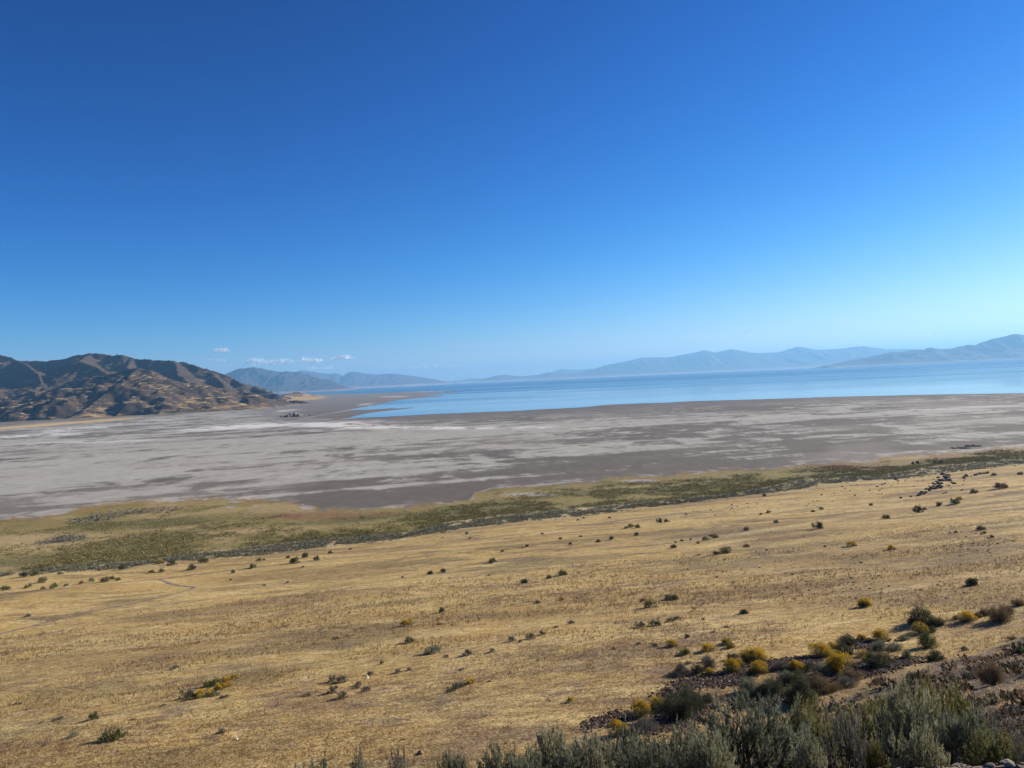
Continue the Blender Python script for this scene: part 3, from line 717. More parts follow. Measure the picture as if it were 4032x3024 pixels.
def twig_meshes(kind, seed, main=12, leafy=64, L=.026, W=.0050):
    """close-up sagebrush, 1 unit tall: gnarled stems, forking twigs, upright leafy sprigs"""
    rng = np.random.default_rng(seed); S = Acc(); LP = []; LD = []; LT = []
    col = np.array(PAL[kind][2])
    def grow(p, d, ln, r, depth):
        n = 4; pts = [p]; q = p.copy(); dd = d.copy()
        for i in range(n):
            dd = dd + rng.normal(0, .16, 3) + np.array([0, 0, .13]); dd /= np.linalg.norm(dd)
            q = q + dd * ln / n; pts.append(q.copy())
        tube(S, pts, [r * (1 - .5 * i / n) for i in range(n + 1)], col * rng.uniform(.7, 1.3), 5 if depth < 2 else 3)
        if depth >= 1 and leafy:
            m_ = int(leafy * (.22, .45, 1.0)[depth - 1] * rng.uniform(.6, 1.3)) if depth < 4 else leafy
            t = rng.random(m_) ** (.75 if depth == 3 else .5); seg = np.minimum((t * n).astype(int), n - 1); fr = (t * n - seg)[:, None]; pp = np.array(pts)
            P = pp[seg] * (1 - fr) + pp[seg + 1] * fr
            LP.append(P + rng.normal(0, .006, P.shape)); LD.append(np.broadcast_to(dd, P.shape) * .8 + rvec(m_, rng) * .75 + [0, 0, .5]); LT.append(np.full(m_, rng.random()))
        if depth < 3:
            for _ in range((4, 5, 4)[depth]):
                i = rng.integers(1 if depth else 2, n + 1); nd = dd + rng.normal(0, .55, 3) + np.array([0, 0, .25]); nd /= np.linalg.norm(nd)
                grow(pts[i], nd, ln * rng.uniform(.5, .8), r * .55, depth + 1)
    for _ in range(main):
        a = rng.random() * 6.283; tl = rng.uniform(.25, 1.15)
        grow(np.array([math.cos(a) * .05, math.sin(a) * .05, -.03]), np.array([math.cos(a) * math.sin(tl), math.sin(a) * math.sin(tl), math.cos(tl)]), rng.uniform(.30, .44), rng.uniform(.011, .02), 0)
    out = {}
    st = S.build('branches', M_STEM, link=False).data
    zmax = max(v.max(0)[2] for v in S.v)
    out['branches'] = st
    if leafy:
        P = np.concatenate(LP); D = np.concatenate(LD); k = np.concatenate(LT); n = len(P)
        V, F = leaves(P, D, L * (.6 + .8 * rng.random(n)), W * (.7 + .6 * rng.random(n)), rng)
        A = Acc(); A.add(V, F, np.repeat(tints(n, kind, rng, k), 4, 0))
        out['foliage'] = A.build('foliage', M_LEAF, link=False, smooth=False).data
    return out, zmax

def plant(kind_name, meshes, loc, sx, sy, sz, rz, label, cat, group=None, tilt=(0, 0)):
    if len(meshes) == 1:
        me = next(iter(meshes.values())); o = bpy.data.objects.new(kind_name, me); COL.objects.link(o)
    else:
        o = bpy.data.objects.new(kind_name, None); o.empty_display_size = .2; COL.objects.link(o)
        ks = list(meshes)
        fol = None
        for k in ks:
            c = bpy.data.objects.new(k, meshes[k]); COL.objects.link(c)
            if k == 'flowers' and fol is not None: c.parent = fol
            else: c.parent = o
            if k == 'foliage': fol = c
    o.location = loc; o.scale = (sx, sy, sz); o.rotation_euler = (tilt[0], tilt[1], rz)
    tag(o, label, cat, group)
    return o

# ---- variants
VF = {k: [bush_meshes(k, 300 + 10 * i + j, 1100, .17, .060, 24, 0, False) for j in range(3)] for i, k in enumerate(('dark', 'green', 'sage', 'grey', 'brown'))}
VFy = [bush_meshes('rabbit', 380 + j, 700, .17, .060, 24, 420, False) for j in range(3)]
VM = {k: [bush_meshes(k, 400 + 10 * i + j, 6500, .085, .024, 40) for j in range(3)] for i, k in enumerate(('dark', 'green', 'sage', 'grey', 'brown'))}
VMy = [bush_meshes('rabbit', 480 + j, 4200, .085, .024, 40, 2400) for j in range(3)]
VMo = [bush_meshes('rabbit', 490 + j, 5600, .085, .024, 40, 650) for j in range(2)]

ORD = ['', 'first', 'second', 'third', 'fourth', 'fifth', 'sixth', 'seventh', 'eighth', 'ninth', 'tenth', 'eleventh', 'twelfth', 'thirteenth', 'fourteenth', 'fifteenth', 'sixteenth', 'seventeenth', 'eighteenth', 'nineteenth', 'twentieth',
       'twenty-first', 'twenty-second', 'twenty-third', 'twenty-fourth', 'twenty-fifth', 'twenty-sixth', 'twenty-seventh', 'twenty-eighth', 'twenty-ninth', 'thirtieth']
LOOK = {'dark': 'dark green', 'green': 'green', 'sage': 'grey-green', 'grey': 'dull grey', 'brown': 'brown', 'rabbit': 'yellow-flowered'}
def zone(where, group, s, ox, oy, items, far=True, ratio=.52):
    """items: (crop x, crop y of base, crop width, kind[, height ratio[, label]])"""
    items = sorted(items, key=lambda t: t[0])
    U = [ox + t[0] * s for t in items]; V = [oy + t[1] * s for t in items]
    X, Y, Z = hit(U, V)
    for i, t in enumerate(items):
        k = t[3]; wpx = t[2] * s; r = wpx / 2 * Y[i] / FPX * (1 if far else 1.2); hr = t[4] if len(t) > 4 else ratio
        h = wpx * hr * Y[i] / FPX * (1.12 if far else 1.3)
        if k == 'rabbit': M = (VFy if far else VMy)[i % 3]
        elif k == 'olive': M = VFy[i % 3] if far else VMo[i % 2]
        else: M = (VF if far else VM)[k][i % 3]
        nm = 'rabbitbrush' if k in ('rabbit', 'olive') else ('sagebrush' if k in ('sage', 'grey') else 'bush')
        look = LOOK.get(k, 'olive green')
        lab = t[5] if len(t) > 5 else f'{look} {"bush" if nm != "sagebrush" else "sagebrush"}, {ORD[i + 1]} from the left {where}'
        plant(nm, M, (X[i], Y[i] + r * .35, height(X[i], Y[i] + r * .35) - h * .04), r * 1.06, r * .9, h, (i * 2.39) % 6.28, lab, 'bush', group, (.10 * math.sin(i * 4.1), .10 * math.cos(i * 2.7)))

zone('beside the footpath at lower left', 'bushes beside the footpath', S4, 0, 1700, [
    (27, 988, 55, 'green'), (140, 905, 62, 'dark'), (210, 898, 50, 'green'), (262, 938, 58, 'green'), (170, 972, 48, 'green'), (262, 980, 34, 'sage'), (330, 973, 56, 'green'), (375, 888, 35, 'green'), (500, 948, 38, 'brown'), (568, 933, 42, 'sage'),
    (645, 937, 64, 'brown'), (692, 920, 42, 'green'), (728, 927, 42, 'green'), (757, 856, 58, 'dark'), (615, 864, 22, 'dark'), (1062, 831, 62, 'dark'), (995, 822, 45, 'rabbit'), (1188, 861, 62, 'dark'), (935, 880, 36, 'green'),
    (1002, 873, 40, 'green'), (1258, 817, 62, 'green'), (410, 960, 30, 'sage')])
zone('in the row along the path left of centre', 'bushes in the row along the path', S4, 0, 1700, [
    (1448, 880, 36, 'dark'), (1570, 850, 52, 'dark'), (1608, 806, 36, 'green'), (1830, 820, 72, 'dark', .5, 'largest dark green bush sitting right on the long path left of centre'), (1893, 784, 56, 'dark'), (1967, 800, 50, 'dark'), (1790, 787, 32, 'dark'), (2055, 757, 36, 'dark'), (1640, 800, 20, 'dark'),
    (1432, 925, 20, 'dark'), (1645, 958, 20, 'brown'), (1788, 940, 22, 'brown'), (1883, 845, 20, 'brown'), (2180, 735, 26, 'sage')])
zone('among the bushes of the middle slope', 'bushes of the middle slope', S4, 1300, 1750, [
    (1008, 738, 50, 'green', .6, 'rounded green bush alone on pale grass in the middle of the slope'), (620, 810, 42, 'dark'), (703, 796, 44, 'dark'), (1210, 865, 46, 'dark'), (1360, 834, 40, 'brown'), (1447, 816, 56, 'green'), (1072, 670, 28, 'sage'),
    (1225, 636, 28, 'dark'), (1495, 624, 28, 'dark'), (1670, 609, 36, 'dark'), (1750, 594, 40, 'dark'), (1908, 567, 36, 'dark'), (1840, 524, 30, 'green'), (1870, 517, 42, 'green'), (1912, 520, 42, 'dark')])
zone('in the thin scatter right of the middle', 'bushes right of the middle', S4, 1300, 1750, [
    (2050, 487, 52, 'dark'), (2095, 482, 40, 'dark'), (2137, 644, 36, 'green'), (1433, 590, 26, 'dark'), (2190, 602, 28, 'dark'), (870, 586, 22, 'dark'), (1320, 560, 22, 'green'), (1578, 459, 20, 'dark'), (1540, 473, 18, 'dark'), (1738, 459, 22, 'brown'),
    (988, 816, 16, 'dark'), (700, 497 + 85, 14, 'brown'), (2150, 613, 20, 'dark'), (1195, 644, 16, 'brown'), (1558, 575, 24, 'brown'), (850, 560, 30, 'sage')])
zone('on the upper right of the slope', 'bushes on the upper right slope', S6, 2600, 1700, [
    (965, 590, 86, 'dark', .45, 'long dark bush above the yellow-topped bushes at right of the slope'), (1175, 696, 66, 'rabbit', .4), (1412, 718, 60, 'rabbit', .42), (525, 703, 44, 'brown'), (392, 782, 20, 'brown'), (80, 706, 36, 'green'), (280, 661, 44, 'green'), (330, 646, 64, 'green', .38),
    (185, 660, 20, 'dark'), (230, 681, 26, 'grey'), (522, 601, 44, 'brown'), (1003, 700, 22, 'dark'), (705, 555, 36, 'brown'), (650, 722, 18, 'dark'), (237, 752, 20, 'dark')])
zone('towards the top right corner of the slope', 'bushes near the top right of the slope', S6, 2600, 1700, [
    (1380, 530, 54, 'dark'), (1575, 492, 74, 'dark'), (1612, 474, 30, 'dark'), (1700, 453, 46, 'dark'), (1795, 441, 72, 'green'), (1825, 414, 36, 'rabbit'), (1910, 374, 52, 'brown'), (2085, 344, 92, 'brown', .42, 'wide brown bush at the top right edge of the slope'),
    (1555, 460, 22, 'dark'), (1955, 599, 58, 'dark'), (1970, 622, 34, 'green'), (2020, 647, 32, 'dark'), (1800, 614, 26, 'brown'), (980, 475, 32, 'sage'), (932, 488, 28, 'dark'), (660, 495, 32, 'dark'), (612, 505, 24, 'dark'), (1285, 450, 30, 'dark'),
    (634, 393, 30, 'dark'), (2030, 267, 36, 'dark'), (2195, 262, 40, 'brown')])
zone('standing out on the marsh flat at upper right', 'bushes on the marsh flat', S6, 2600, 1700, [(1537, 196, 20, 'dark', .75), (1565, 196, 26, 'dark', .7), (1672, 193, 20, 'dark', .7), (1715, 191, 30, 'sage', .75)])
zone('on the open grass at lower right', 'bushes on the open grass at lower right', S6, 2600, 1700, [
    (340, 748, 50, 'dark', .4), (405, 738, 100, 'green', .36, 'long green and dark bush patch right of centre on the slope'), (515, 1106, 58, 'dark', .45), (65, 1024, 84, 'sage', .4), (1905, 938, 84, 'dark', .55), (1245, 1066, 88, 'rabbit', .52, 'yellow-topped dark bush alone on grass above the stony bank')])
zone('on the grass at the lower left', 'bushes on the lower left grass', S4, 0, 2200, [
    (170, 362, 46, 'grey', .35), (690, 1134, 142, 'green', .5, 'largest green bush near the lower left corner with long shadow'), (575, 1004, 72, 'dark', .62, 'dark round bush up and left of the largest bush at lower left'), (450, 1113, 70, 'sage', .35), (370, 996, 44, 'grey', .35), (335, 1008, 38, 'grey', .35),
    (250, 1024, 46, 'grey', .2), (1080, 688, 58, 'grey', .3), (1375, 1090, 64, 'grey', .35), (270, 1168, 30, 'grey', .4), (825, 1005, 40, 'grey', .2), (1100, 918 - 0, 10, 'grey', .3), (1010, 920, 50, 'grey', .2), (105, 910, 46, 'grey', .25)])
zone('in the long thicket at lower left', 'bushes of the long thicket', S4, 0, 2200, [
    (1150, 872, 92, 'sage', .6), (1205, 872, 62, 'dark', .55), (1255, 866, 84, 'rabbit', .55), (1300, 848, 60, 'rabbit', .5), (1345, 822, 74, 'rabbit', .5), (1300, 798, 80, 'green', .42), (1350, 785, 80, 'green', .5), (1400, 775, 64, 'olive', .5), (1445, 752, 64, 'rabbit', .4),
    (1385, 806, 60, 'olive', .45), (1415, 795, 50, 'rabbit', .5), (1330, 856, 70, 'sage', .35), (1395, 865, 60, 'grey', .3)])
zone('in the loose group left of the white boulder', 'bushes around the white boulder', S4, 1200, 2200, [
    (172, 765, 66, 'grey', .6), (228, 770, 76, 'grey', .5), (168, 838, 66, 'grey', .6), (195, 806, 30, 'grey', .6), (230, 868, 66, 'grey', .6), (332, 788, 44, 'grey', .5), (375, 826, 60, 'grey', .45), (408, 722, 36, 'grey', .7), (10, 855, 50, 'grey', .3), (325, 805, 40, 'grey', .3)])
zone('across the centre of the slope', 'bushes across the centre of the slope', S4, 1200, 2200, [
    (778, 98, 40, 'dark'), (860, 83, 38, 'dark'), (1167, 20, 46, 'green'), (1605, 102, 56, 'green'), (1520, 122, 38, 'grey'), (1365, 153, 48, 'dark'), (850, 336, 48, 'dark', .62), (1452, 276, 42, 'dark', .4), (1600, 258, 34, 'rabbit', .5), (625, 418, 84, 'rabbit', .42, 'low yellow-flowered bush at the centre left of the slope'),
    (650, 522, 66, 'sage', .6), (803, 588, 108, 'sage', .45, 'wide grey-green sagebrush just below the centre of the slope'), (840, 410, 34, 'grey', .35), (478, 654, 30, 'dark', .7), (578, 710, 52, 'grey', .4), (650, 692, 36, 'grey', .4), (192, 505, 42, 'grey', .4), (262, 484, 30, 'grey', .3), (1695, 248, 16, 'dark', .6), (975, 692, 34, 'grey', .3)])
zone('in the dark row running up from the centre', 'bushes of the dark row', S4, 1200, 2200, [
    (1288, 516, 62, 'grey', .5), (1400, 500, 64, 'grey', .52), (1482, 473, 46, 'grey', .6), (1340, 521, 28, 'grey', .5), (1165, 580, 38, 'grey', .6), (1015, 599, 68, 'grey', .42), (878, 613, 34, 'grey', .5), (1655, 405, 46, 'grey', .4), (1562, 430, 38, 'grey', .3), (2105, 265, 36, 'grey', .4)])
zone('of the low sagebrush line at lower centre', 'bushes of the low line at lower centre', S4, 1200, 2200, [(905, 828, 60, 'sage', .5), (940, 808, 66, 'sage', .5), (975, 795, 50, 'sage', .5), (1018, 780, 76, 'rabbit', .38), (1650, 890, 44, 'rabbit', .66, 'small yellow bush alone on grass at lower centre')])
zone('in the dark chain right of centre', 'bushes in the chain right of centre', S3, 2300, 2300, [
    (608, 212, 120, 'green', .52, 'pointed green bush at the top of the chain right of centre'), (795, 145, 118, 'green', .4), (530, 152, 46, 'grey', .4), (505, 395, 120, 'grey', .42), (650, 378, 118, 'dark', .42), (775, 340, 84, 'grey', .42), (842, 318, 70, 'grey', .42), (1440, 266, 66, 'dark', .5), (635, 566, 62, 'grey', .4), (490, 545, 60, 'sage', .3),
    (930, 485, 64, 'dark', .5), (270, 588, 56, 'brown', .25), (1075, 322, 40, 'dark', .4), (1290, 398, 56, 'grey', .25), (1160, 442, 60, 'grey', .25)])
zone('in the fringe of bushes above the stony bank', 'bushes above the stony bank', S3, 2300, 2300, [
    (792, 565, 96, 'rabbit', .45), (912, 640, 104, 'green', .45), (1130, 608, 118, 'rabbit', .45), (1292, 545, 104, 'olive', .45), (1325, 578, 84, 'olive', .5), (880, 806, 140, 'grey', .55, 'purplish grey bush at the left end of the bush fringe'), (840, 838, 76, 'grey', .5), (1035, 806, 112, 'dark', .6),
    (1135, 765, 112, 'grey', .68), (1132, 812, 68, 'rabbit', .6), (1110, 700, 84, 'sage', .5), (935, 722, 60, 'sage', .35), (1350, 686, 116, 'dark', .4)], far=False)
zone('in the bright yellow bushes lining the bank', 'yellow-flowered bushes on the bank', S3, 2300, 2300, [
    (1335, 800, 132, 'rabbit', .66, 'bright yellow bush at the left start of the row'), (1480, 700, 150, 'olive', .6), (1565, 690, 170, 'rabbit', .5), (1400, 738, 84, 'olive', .6), (1600, 805, 150, 'rabbit', .55), (1540, 790, 60, 'rabbit', .6), (1528, 812, 90, 'rabbit', .4), (1930, 780, 116, 'rabbit', .55)], far=False)
zone('along the stony bank at lower centre', 'bushes along the stony bank', S3, 2300, 2300, [
    (520, 1205, 168, 'rabbit', .66, 'bright yellow bush beside the black bush at the bank foot'), (660, 1130, 130, 'rabbit', .62, 'dull yellow bush just left of the large black bush'), (740, 1150, 120, 'green', .7), (310, 1370, 158, 'rabbit', .66, 'lowest bright yellow bush among stones at bottom centre'),
    (565, 1330, 210, 'grey', .45, 'purplish dead-looking bush right of the lowest yellow bush'), (250, 1290, 56, 'grey', .6), (415, 1190, 50, 'sage', .8)], far=False)
zone('in the thicket at the bank foot', 'bushes of the dark thicket', S3, 2300, 2300, [
    (870, 1210, 340, 'dark', .62, 'largest black-green bush at the foot of the stony bank'), (980, 1130, 250, 'dark', .6), (930, 985, 90, 'sage', .8), (1100, 1070, 150, 'dark', .4)], far=False)
zone('on the stones of the middle bank', 'bushes of the middle bank', S3, 2300, 2300, [
    (1490, 985, 180, 'sage', .75), (1450, 1030, 100, 'sage', .7), (1700, 1010, 230, 'dark', .62), (1600, 1000, 120, 'dark', .7), (1830, 890, 150, 'sage', .5), (1260, 945, 40, 'grey', .5), (1790, 775, 160, 'grey', .4), (1980, 870, 150, 'dark', .5), (2000, 1080, 250, 'dark', .8)], far=False)
zone('in the group on the crest at right', 'bushes on the crest at right', S7, 3100, 2250, [
    (1740, 128, 84, 'dark', .55, 'dark bush out on the grass above the crest at right'), (730, 330, 104, 'rabbit', .52, 'dark bush with yellow top out on grass near the crest'), (1290, 500, 220, 'dark', .62, 'big round black-green bush on the crest at right'), (1420, 505, 120, 'dark', .5), (1185, 490, 90, 'grey', .5), (1690, 472, 128, 'rabbit', .55),
    (1790, 430, 70, 'brown', .55), (1850, 410, 84, 'brown', .7), (1580, 450, 60, 'brown', .5)], far=False)
zone('in the rows below the crest at right', 'bushes in rows below the crest', S7, 3100, 2250, [
    (1270, 585, 170, 'olive', .45), (1350, 575, 100, 'dark', .5), (895, 645, 150, 'rabbit', .52, 'round golden-topped bush at the edge of the stones'), (705, 648, 84, 'rabbit', .55), (555, 690, 180, 'dark', .48), (430, 722, 90, 'rabbit', .5), (325, 800, 200, 'rabbit', .45), (540, 780, 170, 'dark', .5), (720, 800, 120, 'olive', .4), (880, 742, 130, 'sage', .6),
    (1010, 740, 150, 'sage', .4), (1330, 715, 170, 'green', .72, 'upright green bush on pale grass below the crest'), (1395, 835, 140, 'dark', .6), (1130, 815, 84, 'sage', .8), (1100, 640, 90, 'sage', .4), (1665, 745, 66, 'grey', .5)], far=False)
zone('on the lower right bank', 'large bushes of the lower right bank', S7, 3100, 2250, [
    (540, 945, 270, 'rabbit', .5, 'biggest bright yellow bush in the middle of the bank'), (450, 960, 140, 'rabbit', .6), (885, 900, 250, 'dark', .58, 'large dark dome bush right of the biggest yellow bush'), (740, 850, 84, 'olive', .6), (320, 985, 170, 'sage', .6), (215, 930, 124, 'dark', .55), (95, 925, 124, 'rabbit', .55), (70, 1050, 190, 'dark', .5), (640, 1010, 180, 'brown', .5),
    (140, 1250, 260, 'green', .65), (330, 1130, 300, 'brown', .45), (560, 1080, 200, 'grey', .4), (2020, 470, 220, 'brown', .55, 'dark brown bush leaning on the skyline of the bank at right'), (2070, 400, 110, 'brown', .6), (2170, 320, 110, 'brown', .5), (1950, 1040, 220, 'brown', .85, 'tall brownish bush with black shaded base at far right'),
    (870, 1050, 120, 'grey', .4), (1720, 985, 120, 'grey', .5), (2190, 770, 80, 'dark', .8), (2110, 640, 90, 'brown', .4), (1970, 800, 60, 'dark', .5)], far=False)

# ---- close sagebrush: rounded crowns of many fine upright sprigs on forking dark stems
def sprig_meshes(kind, seed, tips=300, per=4, lv=22, L=.050, W=.0105, ball=.86):
    rng = np.random.default_rng(seed); S = Acc(); col = np.array(PAL[kind][2]) * .8
    lobes = rvec(9, rng); lobes[:, 2] = np.abs(lobes[:, 2])
    d = rvec(tips, rng); d[:, 2] = np.abs(d[:, 2]) * 1.05 + .02; d /= np.linalg.norm(d, axis=1)[:, None]
    rad = ball * (.80 + .22 * np.max(d @ lobes.T, 1) ** 6) * rng.uniform(.45, 1.0, tips) ** .6
    T = d * rad[:, None]; T[:, 2] = T[:, 2] * .92 + .03
    # stems: a dozen main limbs, every tip hangs on the nearest limb
    nm = 13; md = rvec(nm, rng); md[:, 2] = np.abs(md[:, 2]) + .25; md /= np.linalg.norm(md, axis=1)[:, None]
    limbs = []
    for k in range(nm):
        e = md[k] * .52 + rng.normal(0, .03, 3); b0 = np.array([md[k][0] * .07, md[k][1] * .07, -.05])
        m1 = b0 * .5 + e * .35 + rng.normal(0, .05, 3); m2 = b0 * .15 + e * .72 + rng.normal(0, .05, 3)
        tube(S, [b0, m1, m2, e], [.030, .022, .016, .011], col * rng.uniform(.7, 1.2), 6); limbs.append((m1, m2, e))
    P = []; D = []; K = []
    for i in range(tips):
        k = int(np.argmax(md @ d[i] + rng.normal(0, .06, nm))); st = limbs[k][rng.integers(1, 3)]
        mid = st * .5 + T[i] * .5 + rng.normal(0, .04, 3) - [0, 0, .03]
        tube(S, [st, mid, T[i]], [.009, .006, .003], col * rng.uniform(.7, 1.3), 3)
        tk = rng.random()
        for j in range(per):
            sd = T[i] * [.8, .8, .4] + np.array([0, 0, .55]) + rng.normal(0, .38, 3); sd /= np.linalg.norm(sd); sl = rng.uniform(.05, .15)
            o = T[i] + rng.normal(0, .035, 3) - sd * sl * .5
            t = rng.random(lv); q = o + sd * (t * sl)[:, None]
            P.append(q + rng.normal(0, .006, q.shape)); D.append(sd * 1.1 + rvec(lv, rng) * .6); K.append(np.full(lv, tk) + (t - .5) * .5)
    P = np.concatenate(P); D = np.concatenate(D); K = np.concatenate(K); P[:, 2] = np.abs(P[:, 2]); n = len(P)
    V, F = leaves(P, D, L * (.55 + .8 * rng.random(n)), W * (.7 + .6 * rng.random(n)), rng)
    A = Acc(); A.add(V, F, np.repeat(tints(n, kind, rng, K), 4, 0))
    top = float(np.percentile(V[:, 2], 99.6)); V = V / [1, 1, top]
    for q in S.v: q[:, 2] /= top
    A = Acc(); A.add(V, F, np.repeat(tints(n, kind, rng, K), 4, 0))
    return {'branches': S.build('branches', M_STEM, link=False).data, 'foliage': A.build('foliage', M_LEAF, link=False, smooth=False).data}
PAL['silver'] = ((.180, .180, .105), (.330, .325, .215), (.085, .066, .052))
PAL['olive'] = ((.125, .125, .045), (.25, .235, .095), (.09, .07, .05))
NEARV = [sprig_meshes('silver', 601), sprig_meshes('silver', 602), sprig_meshes('sage', 603, 210, 4, 20), sprig_meshes('grey', 604, 130, 3, 16), sprig_meshes('olive', 605), sprig_meshes('sage', 606)]
def near(u, vtop, Y, wpx, var, rz, label, group='close sagebrush at the foot of the photo'):
    ms = NEARV[var]
    p = P3(u, vtop, Y); g = float(height(p[0], Y)); h = max(p[2] - g, .25); r = wpx / 2 * Y / FPX * 1.12
    base = g
    if h > 1.15 * max(r * 1.5, .55):            # tall gap to the ground: lift nothing, widen the crown instead
        r = max(r, h * .42)
    plant('sagebrush', ms, (p[0], Y, base - .02), r, r * .95, h, rz, label, 'bush', group)
NEAR = [
    (2960, 2730, 5.0, 620, 2, .3, 'large grey-green sagebrush with black gnarled branches at bottom right of centre'),
    (2560, 2885, 3.9, 330, 2, 0.2, 'silvery sagebrush in front, between the dense one and the gnarled one'),
    (2790, 2870, 3.9, 300, 1, 4.2, 'grey-green sagebrush in front of the left half of the gnarled one'),
    (2300, 2900, 3.7, 360, 1, 1.0, 'low front sagebrush on the bottom edge below the dense one'),
    (2060, 2940, 3.7, 300, 2, 2.0, 'low front sagebrush on the bottom edge, left of centre'),
    (3190, 2880, 4.4, 190, 0, 2.6, 'sagebrush at the right foot of the gnarled one, above the gravel'),
    (2690, 2855, 4.6, 380, 0, 1.2, 'grey-green sagebrush overlapping the left side of the gnarled one'),
    (2420, 2880, 4.4, 420, 5, 2.2, 'dense sagebrush at bottom centre'),
    (2190, 2865, 4.3, 340, 1, 3.1, 'silvery sagebrush just left of the dense one at bottom centre'),
    (1960, 2925, 4.2, 300, 0, 4.0, 'low silvery sagebrush at bottom, left of centre group'),
    (1790, 2955, 4.1, 200, 5, 5.0, 'short sagebrush at the bottom edge between two others'),
    (1560, 2940, 4.0, 150, 3, .9, 'narrow sagebrush poking up from the bottom edge'),
    (1410, 2940, 4.0, 130, 0, 1.9, 'narrow sagebrush with twigs, second from the left at bottom'),
    (1235, 2985, 4.0, 260, 2, 2.9, 'tips of a sagebrush at the bottom edge, leftmost'),
    (3570, 2695, 6.2, 360, 1, 3.6, 'tall pale sagebrush in front of the brown bank at right'),
    (3330, 2790, 5.2, 240, 3, 4.4, 'sparse twiggy shrub with bare dark branches above the gravel'),
    (3200, 2775, 8.5, 230, 4, 5.3, 'yellow-green bush behind the bare twiggy shrub'),
    (3420, 2765, 9.5, 250, 4, 2.5, 'yellow-green bush on the bank left of the tall pale sagebrush'),
    (3680, 2690, 12.5, 220, 4, .9, 'olive bush higher on the bank behind the tall pale sagebrush'),
    (3790, 2790, 5.4, 330, 5, 1.6, 'pale sagebrush leaning at bottom right'),
    (3960, 2790, 6.8, 330, 3, 2.7, 'grey twiggy sagebrush at the right edge'),
    (3930, 2890, 4.7, 330, 4, 3.9, 'greenish sagebrush in the bottom right corner'),
    (3610, 2850, 4.9, 290, 0, .6, 'sagebrush in front of the tall pale one at bottom right'),
    (3440, 2905, 5.0, 110, 4, 2.0, 'small yellow-green tuft bush behind the dry grass patch'),
    (4090, 2860, 4.4, 300, 3, 1.0, 'sagebrush cut off by the right edge at bottom'),
]
for a in NEAR: near(*a)

# ------------------------------------------------------------------ rocks
def ico(sub):
    import bmesh
    bm = bmesh.new(); bmesh.ops.create_icosphere(bm, subdivisions=sub, radius=1.0)
    V = np.array([v.co[:] for v in bm.verts]); F = np.array([[l.vert.index for l in f.loops] for f in bm.faces]); bm.free(); return V, F
I1, I3 = ico(1), ico(4)
def rock_mesh(seed, col, flat=.7):
    rng = np.random.default_rng(seed); V, F = I3; V = V.copy()
    for _ in range(9):                        # chop planes for an angular stone
        n = rng.normal(size=3); n /= np.linalg.norm(n); c = rng.uniform(.55, .9)
        t = V @ n - c; V = V - np.outer(np.maximum(t, 0), n) * .92
    V = V * (1 + (fbm(V[:, 0] * 3 + seed, V[:, 1] * 3 + V[:, 2] * 2, seed, 4)[:, None] - .5) * .22); V[:, 2] *= flat
    A = Acc(); A.add(V, F, col); return A.build('rock', M_ROCK, link=False, smooth=True).data
RK = {'dark': [rock_mesh(700 + i, (.085, .072, .062)) for i in range(4)], 'brown': [rock_mesh(710 + i, (.20, .13, .10)) for i in range(2)], 'grey': [rock_mesh(720 + i, (.235, .20, .165)) for i in range(4)], 'white': [rock_mesh(730, (.72, .70, .66), 1.0), rock_mesh(731, (.72, .70, .66), .7)]}
def rocks(kind, s, ox, oy, items, label, group, nm='rock', cat='rock'):
    X, Y, Z = hit([ox + t[0] * s for t in items], [oy + t[1] * s for t in items])
    for i, t in enumerate(items):
        r = t[2] * s / 2 * Y[i] / FPX; o = bpy.data.objects.new(nm, RK[kind][i % len(RK[kind])]); COL.objects.link(o)
        hz = t[3] if len(t) > 3 and t[3] else .75
        o.location = (X[i], Y[i], Z[i] + r * .22); o.scale = (r, r * .85, r * hz); o.rotation_euler = (.2 * math.sin(i * 3.), .2 * math.cos(i * 5.), i * 1.7)
        lb = t[4] if len(t) > 4 else label
        if len(t) <= 4 and 1 < len(items) < 31:
            lb = label + ', ' + ORD[1 + sorted(range(len(items)), key=lambda q: items[q][0]).index(i)] + ' from left'
        tag(o, lb, cat, group)
rr_ = np.random.default_rng(5)
rocks('white', S4, 1200, 2200, [(385, 742, 26, 1.5, 'white upright boulder among grey bushes at lower left of centre')], '', None, 'boulder', 'boulder')
rocks('white', S4, 0, 2200, [(1470, 1121, 22, .9, 'lone white stone on the grass near the bottom left')], '', None)
rocks('brown', S4, 1200, 2200, [(1150, 764, 28, .7, 'small reddish rock on grass at the lower centre'), (720, 1212, 56, .7, 'dark reddish rock near the bottom edge below the grass'), (1530, 884, 20, .8, 'small reddish rock left of the lone yellow bush'), (1255, 1148, 26, .7, 'small rock beside the top of the silvery sagebrush'), (1145, 103, 14, .7, 'tiny dark rock high on the centre slope')], '', None)
rocks('grey', S4, 1200, 2200, [(610, 117, 22, 1.0, 'small pale rock with long shadow at centre left of the slope')], '', None)
oc = [(1590, 372), (1580, 384), (1600, 380), (1570, 390), (1525, 396), (1612, 372), (1640, 360), (1660, 335), (1672, 325), (1685, 340), (1690, 318), (1700, 330), (1712, 318), (1720, 300), (1735, 290), (1750, 280), (1730, 275), (1745, 298), (1700, 300), (1680, 305), (1665, 318),
      (1715, 335), (1650, 348), (1775, 312), (1790, 318), (1765, 300), (1692, 282), (1720, 262), (1750, 270), (1850, 278), (1862, 272), (1845, 284), (1930, 262), (1950, 258), (1970, 256), (1915, 266), (1988, 254), (1620, 352), (1465, 405), (1438, 288), (1432, 292), (1675, 350), (1708, 345)]
rocks('dark', S6, 2600, 1700, [(a, b, 20 + 16 * rr_.random(), 1.0) for a, b in oc], 'black boulder of the rock outcrop at the upper right of the slope', 'boulders of the black outcrop', 'boulder', 'boulder')
